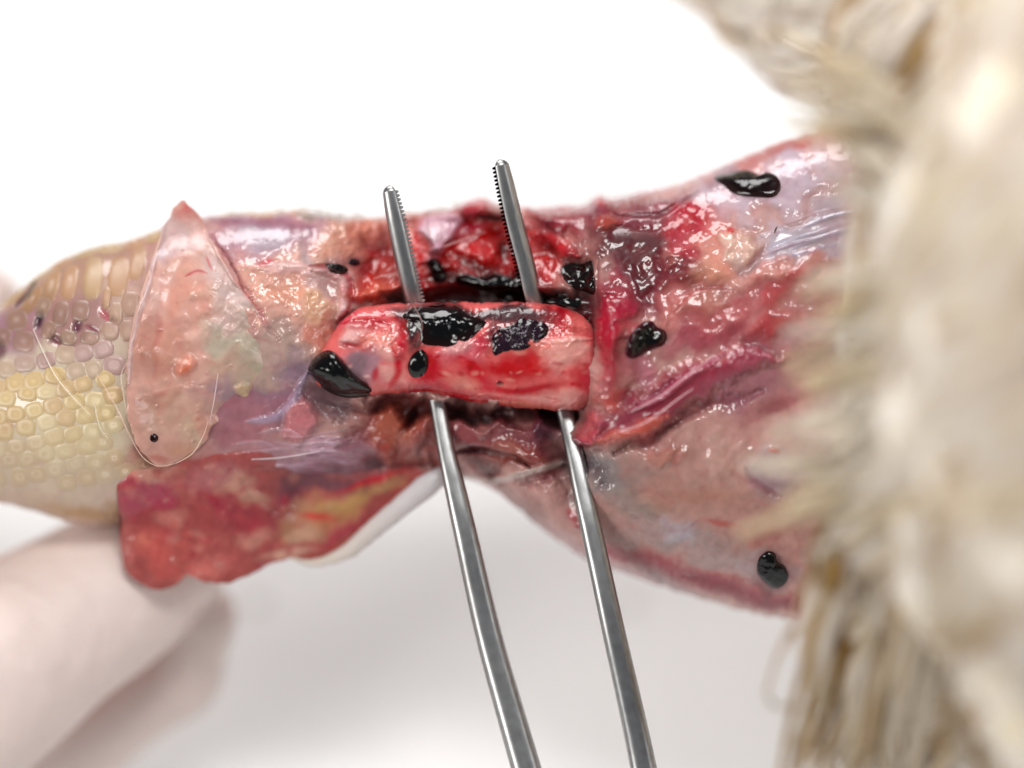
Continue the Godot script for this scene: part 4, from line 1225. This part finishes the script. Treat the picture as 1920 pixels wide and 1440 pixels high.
# ---------------------------------------------------------------- the gloved hand
func build_hand() -> void:
	at_depth(-120)
	var bones := [   # from, to, radii
		[Vector3(-760, 1900, -330), Vector3(-380, 1560, -230), 230, 250], [Vector3(-380, 1560, -230), Vector3(-230, 1420, -190), 250, 200],
		# thumb, pressed under the shank
		[Vector3(-260, 1450, -110), Vector3(-10, 1245, -60), 205, 190], [Vector3(-10, 1245, -60), Vector3(215, 1105, -110), 180, 150], [Vector3(215, 1105, -110), Vector3(330, 1060, -170), 135, 92],
		# forefinger, curled behind it
		[Vector3(-240, 1600, -250), Vector3(150, 1385, -330), 130, 92], [Vector3(150, 1385, -330), Vector3(318, 1275, -300), 90, 82], [Vector3(318, 1275, -300), Vector3(358, 1165, -250), 82, 76], [Vector3(358, 1165, -250), Vector3(300, 1040, -230), 68, 56],
		# middle, ring and little finger behind the shank
		[Vector3(-360, 1420, -330), Vector3(-190, 1050, -360), 130, 110], [Vector3(-190, 1050, -360), Vector3(-95, 720, -330), 108, 92], [Vector3(-95, 720, -330), Vector3(-40, 560, -260), 90, 66],
		[Vector3(-480, 1400, -330), Vector3(-360, 1000, -370), 125, 105], [Vector3(-360, 1000, -370), Vector3(-290, 700, -330), 104, 88], [Vector3(-290, 700, -330), Vector3(-260, 560, -250), 86, 64],
		[Vector3(-600, 1420, -320), Vector3(-540, 1060, -340), 110, 90], [Vector3(-540, 1060, -340), Vector3(-480, 820, -300), 88, 74], [Vector3(-480, 820, -300), Vector3(-450, 700, -240), 74, 56]]
	var cell := 17.0
	var lo := Vector3(-640, 430, -640)
	var nx := 66
	var ny := 78
	var nzz := 52
	var f := PackedFloat32Array()
	f.resize(nx * ny * nzz)
	f.fill(1e3)
	var kq := 26.0
	for bn in bones:
		var a: Vector3 = bn[0]
		var ab: Vector3 = bn[1] - a
		var l2 := ab.length_squared()
		var ra: float = bn[2]
		var rb: float = bn[3]
		var big := maxf(ra, rb) + 60.0
		var mn: Vector3 = a.min(bn[1]) - Vector3.ONE * big
		var mx: Vector3 = a.max(bn[1]) + Vector3.ONE * big
		for iz in range(maxi(0, int((mn.z - lo.z) / cell)), mini(nzz - 1, int((mx.z - lo.z) / cell)) + 1):
			for iy in range(maxi(0, int((mn.y - lo.y) / cell)), mini(ny - 1, int((mx.y - lo.y) / cell)) + 1):
				for ix in range(maxi(0, int((mn.x - lo.x) / cell)), mini(nx - 1, int((mx.x - lo.x) / cell)) + 1):
					var p := lo + Vector3(ix, iy, iz) * cell - a
					var t := clampf(p.dot(ab) / l2, 0.0, 1.0)
					var d := (p - ab * t).length() - lerpf(ra, rb, t)
					var k := (iz * ny + iy) * nx + ix
					var o := f[k]
					var hh := maxf(kq - absf(o - d), 0.0) / kq
					f[k] = minf(o, d) - hh * hh * kq * 0.25
	# glove folds
	for iz in nzz:
		for iy in ny:
			for ix in nx:
				var k := (iz * ny + iy) * nx + ix
				if absf(f[k]) < 60.0:
					f[k] += 3.5 * bz.get_noise_3d(ix * 34.0, iy * 34.0, iz * 34.0)
	var mb := Mb.new()
	var ids := PackedInt32Array()
	ids.resize(nx * ny * nzz)
	ids.fill(-1)
	var offs := [0, 1, nx, nx + 1, nx * ny, nx * ny + 1, nx * ny + nx, nx * ny + nx + 1]
	var edges := [[0, 1], [2, 3], [4, 5], [6, 7], [0, 2], [1, 3], [4, 6], [5, 7], [0, 4], [1, 5], [2, 6], [3, 7]]
	var glove := hexc("e2cec6")
	for iz in nzz - 1:
		for iy in ny - 1:
			for ix in nx - 1:
				var k := (iz * ny + iy) * nx + ix
				var neg := 0
				for o in offs:
					if f[k + o] < 0.0:
						neg += 1
				if neg == 0 or neg == 8:
					continue
				var sum := Vector3.ZERO
				var cnt := 0
				for e in edges:
					var fa := f[k + offs[e[0]]]
					var fb := f[k + offs[e[1]]]
					if (fa < 0.0) != (fb < 0.0):
						var t := fa / (fa - fb)
						var pa := Vector3(e[0] & 1, (e[0] >> 1) & 1, e[0] >> 2)
						var pb := Vector3(e[1] & 1, (e[1] >> 1) & 1, e[1] >> 2)
						sum += pa.lerp(pb, t)
						cnt += 1
				var q := lo + (Vector3(ix, iy, iz) + sum / cnt) * cell
				ids[k] = mb.v.size()
				mb.v.append(w3(q.x, q.y, q.z))
				var gr := Vector3(f[k + 1] - f[k] + f[k + 1 + nx] - f[k + nx], f[k + nx] - f[k] + f[k + nx + 1] - f[k + 1], f[k + nx * ny] - f[k] + f[k + nx * ny + 1] - f[k + 1])
				mb.n.append((ax * gr.x - ay * gr.y + az * gr.z).normalized())
				mb.c.append(glove)
	var dirs := [[1, nx, nx * ny], [nx, nx * ny, 1], [nx * ny, 1, nx]]
	for iz in range(1, nzz - 1):
		for iy in range(1, ny - 1):
			for ix in range(1, nx - 1):
				var k := (iz * ny + iy) * nx + ix
				for d in dirs:
					var ina := f[k] < 0.0
					if ina == (f[k + d[0]] < 0.0):
						continue
					var a := ids[k]
					var b := ids[k - d[1]]
					var c := ids[k - d[1] - d[2]]
					var e := ids[k - d[2]]
					if a < 0 or b < 0 or c < 0 or e < 0:
						continue
					var face := (mb.v[b] - mb.v[a]).cross(mb.v[c] - mb.v[a])
					if face.dot(mb.n[a]) > 0.0:
						mb.t.append_array(PackedInt32Array([a, c, b, a, e, c]))
					else:
						mb.t.append_array(PackedInt32Array([a, b, c, a, c, e]))
	var base := w3(-200, 1500, -400)
	var hand := thing("gloved_hand", base)
	tag(hand, "hand in a white latex glove holding the scaly shank from below", "hand")
	part("glove", mb, mat(0.55, 0.0, 0.25, 0.05), hand, base)

# ---------------------------------------------------------------- table
func table_point(x: float, y: float, up: float) -> Vector3:
	kk = 1.0
	var cam := o0 + az * REACH
	var d := w3(x, y, 0) - cam
	return cam + d * ((up - cam.y) / d.y)

func build_table() -> void:
	var top := MeshInstance3D.new()
	top.name = "tabletop"
	var bx := BoxMesh.new()
	bx.size = Vector3(1.6, 0.03, 1.3)
	top.mesh = bx
	var m := StandardMaterial3D.new()
	m.albedo_color = Color(0.92, 0.92, 0.917)
	m.roughness = 0.55
	top.material_override = m
	add_child(top, true)
	top.position = Vector3(0, -0.015, -0.25)
	tag(top, "smooth white tabletop beneath the leg and hand", "", "", "structure")
	for q in [[482, 1130, 0.0012, "c4c2ba"], [1184, 1128, 0.0011, "c8c6c0"]]:
		var s := MeshInstance3D.new()
		s.name = "stain"
		var cy := CylinderMesh.new()
		cy.top_radius = q[2]
		cy.bottom_radius = q[2] * 1.15
		cy.height = 0.0003
		cy.radial_segments = 20
		s.mesh = cy
		var sm := StandardMaterial3D.new()
		sm.albedo_color = Color.html(q[3])
		sm.roughness = 0.5
		s.material_override = sm
		top.add_child(s, true)
		s.position = table_point(q[0], q[1], 0.00015) - top.position

# ---------------------------------------------------------------- all of it
func _ready() -> void:
	var cam := Camera3D.new()
	cam.name = "camera"
	var lens := CameraAttributesPhysical.new()
	lens.frustum_focal_length = 150.0
	lens.exposure_aperture = 2.5
	lens.frustum_focus_distance = REACH - 175.0 * S
	lens.frustum_near = 0.05
	lens.frustum_far = 50.0
	cam.attributes = lens
	add_child(cam)
	cam.position = o0 + az * REACH
	cam.basis = Basis(ax, ay, az)
	cam.current = true
	cam.far = 50.0

	var we := WorldEnvironment.new()
	we.name = "surroundings"
	var env := Environment.new()
	env.background_mode = Environment.BG_COLOR
	env.background_color = Color(0.42, 0.43, 0.45)
	env.tonemap_mode = Environment.TONE_MAPPER_LINEAR
	env.tonemap_exposure = 1.12
	env.sdfgi_enabled = true
	env.ssao_enabled = true
	env.ssil_enabled = true
	we.environment = env
	add_child(we)

	lamp("window_light", Vector3(-0.1, 0.44, -0.44), Vector2(0.3, 0.22), Color(1.0, 0.995, 0.99), 0.22)
	lamp("overhead_fill_light", Vector3(0.06, 0.85, 0.0), Vector2(0.24, 0.16), Color(1.0, 0.995, 0.985), 0.27)  # unseen overhead lamp, added as fill and for the wet highlights

	lamp("left_fill_light", Vector3(-0.85, 0.62, 0.5), Vector2(0.4, 0.4), Color(1.0, 0.99, 0.97), 0.62)  # main fill, an unseen lamp added far off to the left
	lamp("right_fill_light", Vector3(0.9, 0.7, 0.45), Vector2(0.4, 0.4), Color(0.98, 0.99, 1.0), 0.32)  # weaker unseen lamp added on the right to brighten the feathers
	rng.seed = 5
	nz.noise_type = FastNoiseLite.TYPE_SIMPLEX_SMOOTH
	nz.frequency = 1.0 / 22.0
	nz.fractal_octaves = 3
	nz.seed = 3
	rz.noise_type = FastNoiseLite.TYPE_SIMPLEX_SMOOTH
	rz.fractal_type = FastNoiseLite.FRACTAL_RIDGED
	rz.frequency = 1.0 / 40.0
	rz.fractal_octaves = 3
	rz.seed = 9
	bz.noise_type = FastNoiseLite.TYPE_SIMPLEX_SMOOTH
	bz.frequency = 1.0 / 120.0
	bz.fractal_octaves = 3
	bz.seed = 17

	build_table()
	kk = 1.0
	paint_leg()
	paint_shaft()
	paint_flaps()
	build_hand()
	build_chicken()
	build_plumage()
	build_forceps()
	build_clots()

func lamp(called: String, where: Vector3, size: Vector2, col: Color, energy: float) -> void:
	var a := AreaLight3D.new()
	a.name = called
	a.area_size = size
	a.light_color = col
	a.light_energy = energy
	a.shadow_enabled = true
	a.area_range = 4.0
	add_child(a)
	a.look_at_from_position(where, Vector3(0, 0.03, 0), Vector3(0.01, 0.02, 1))
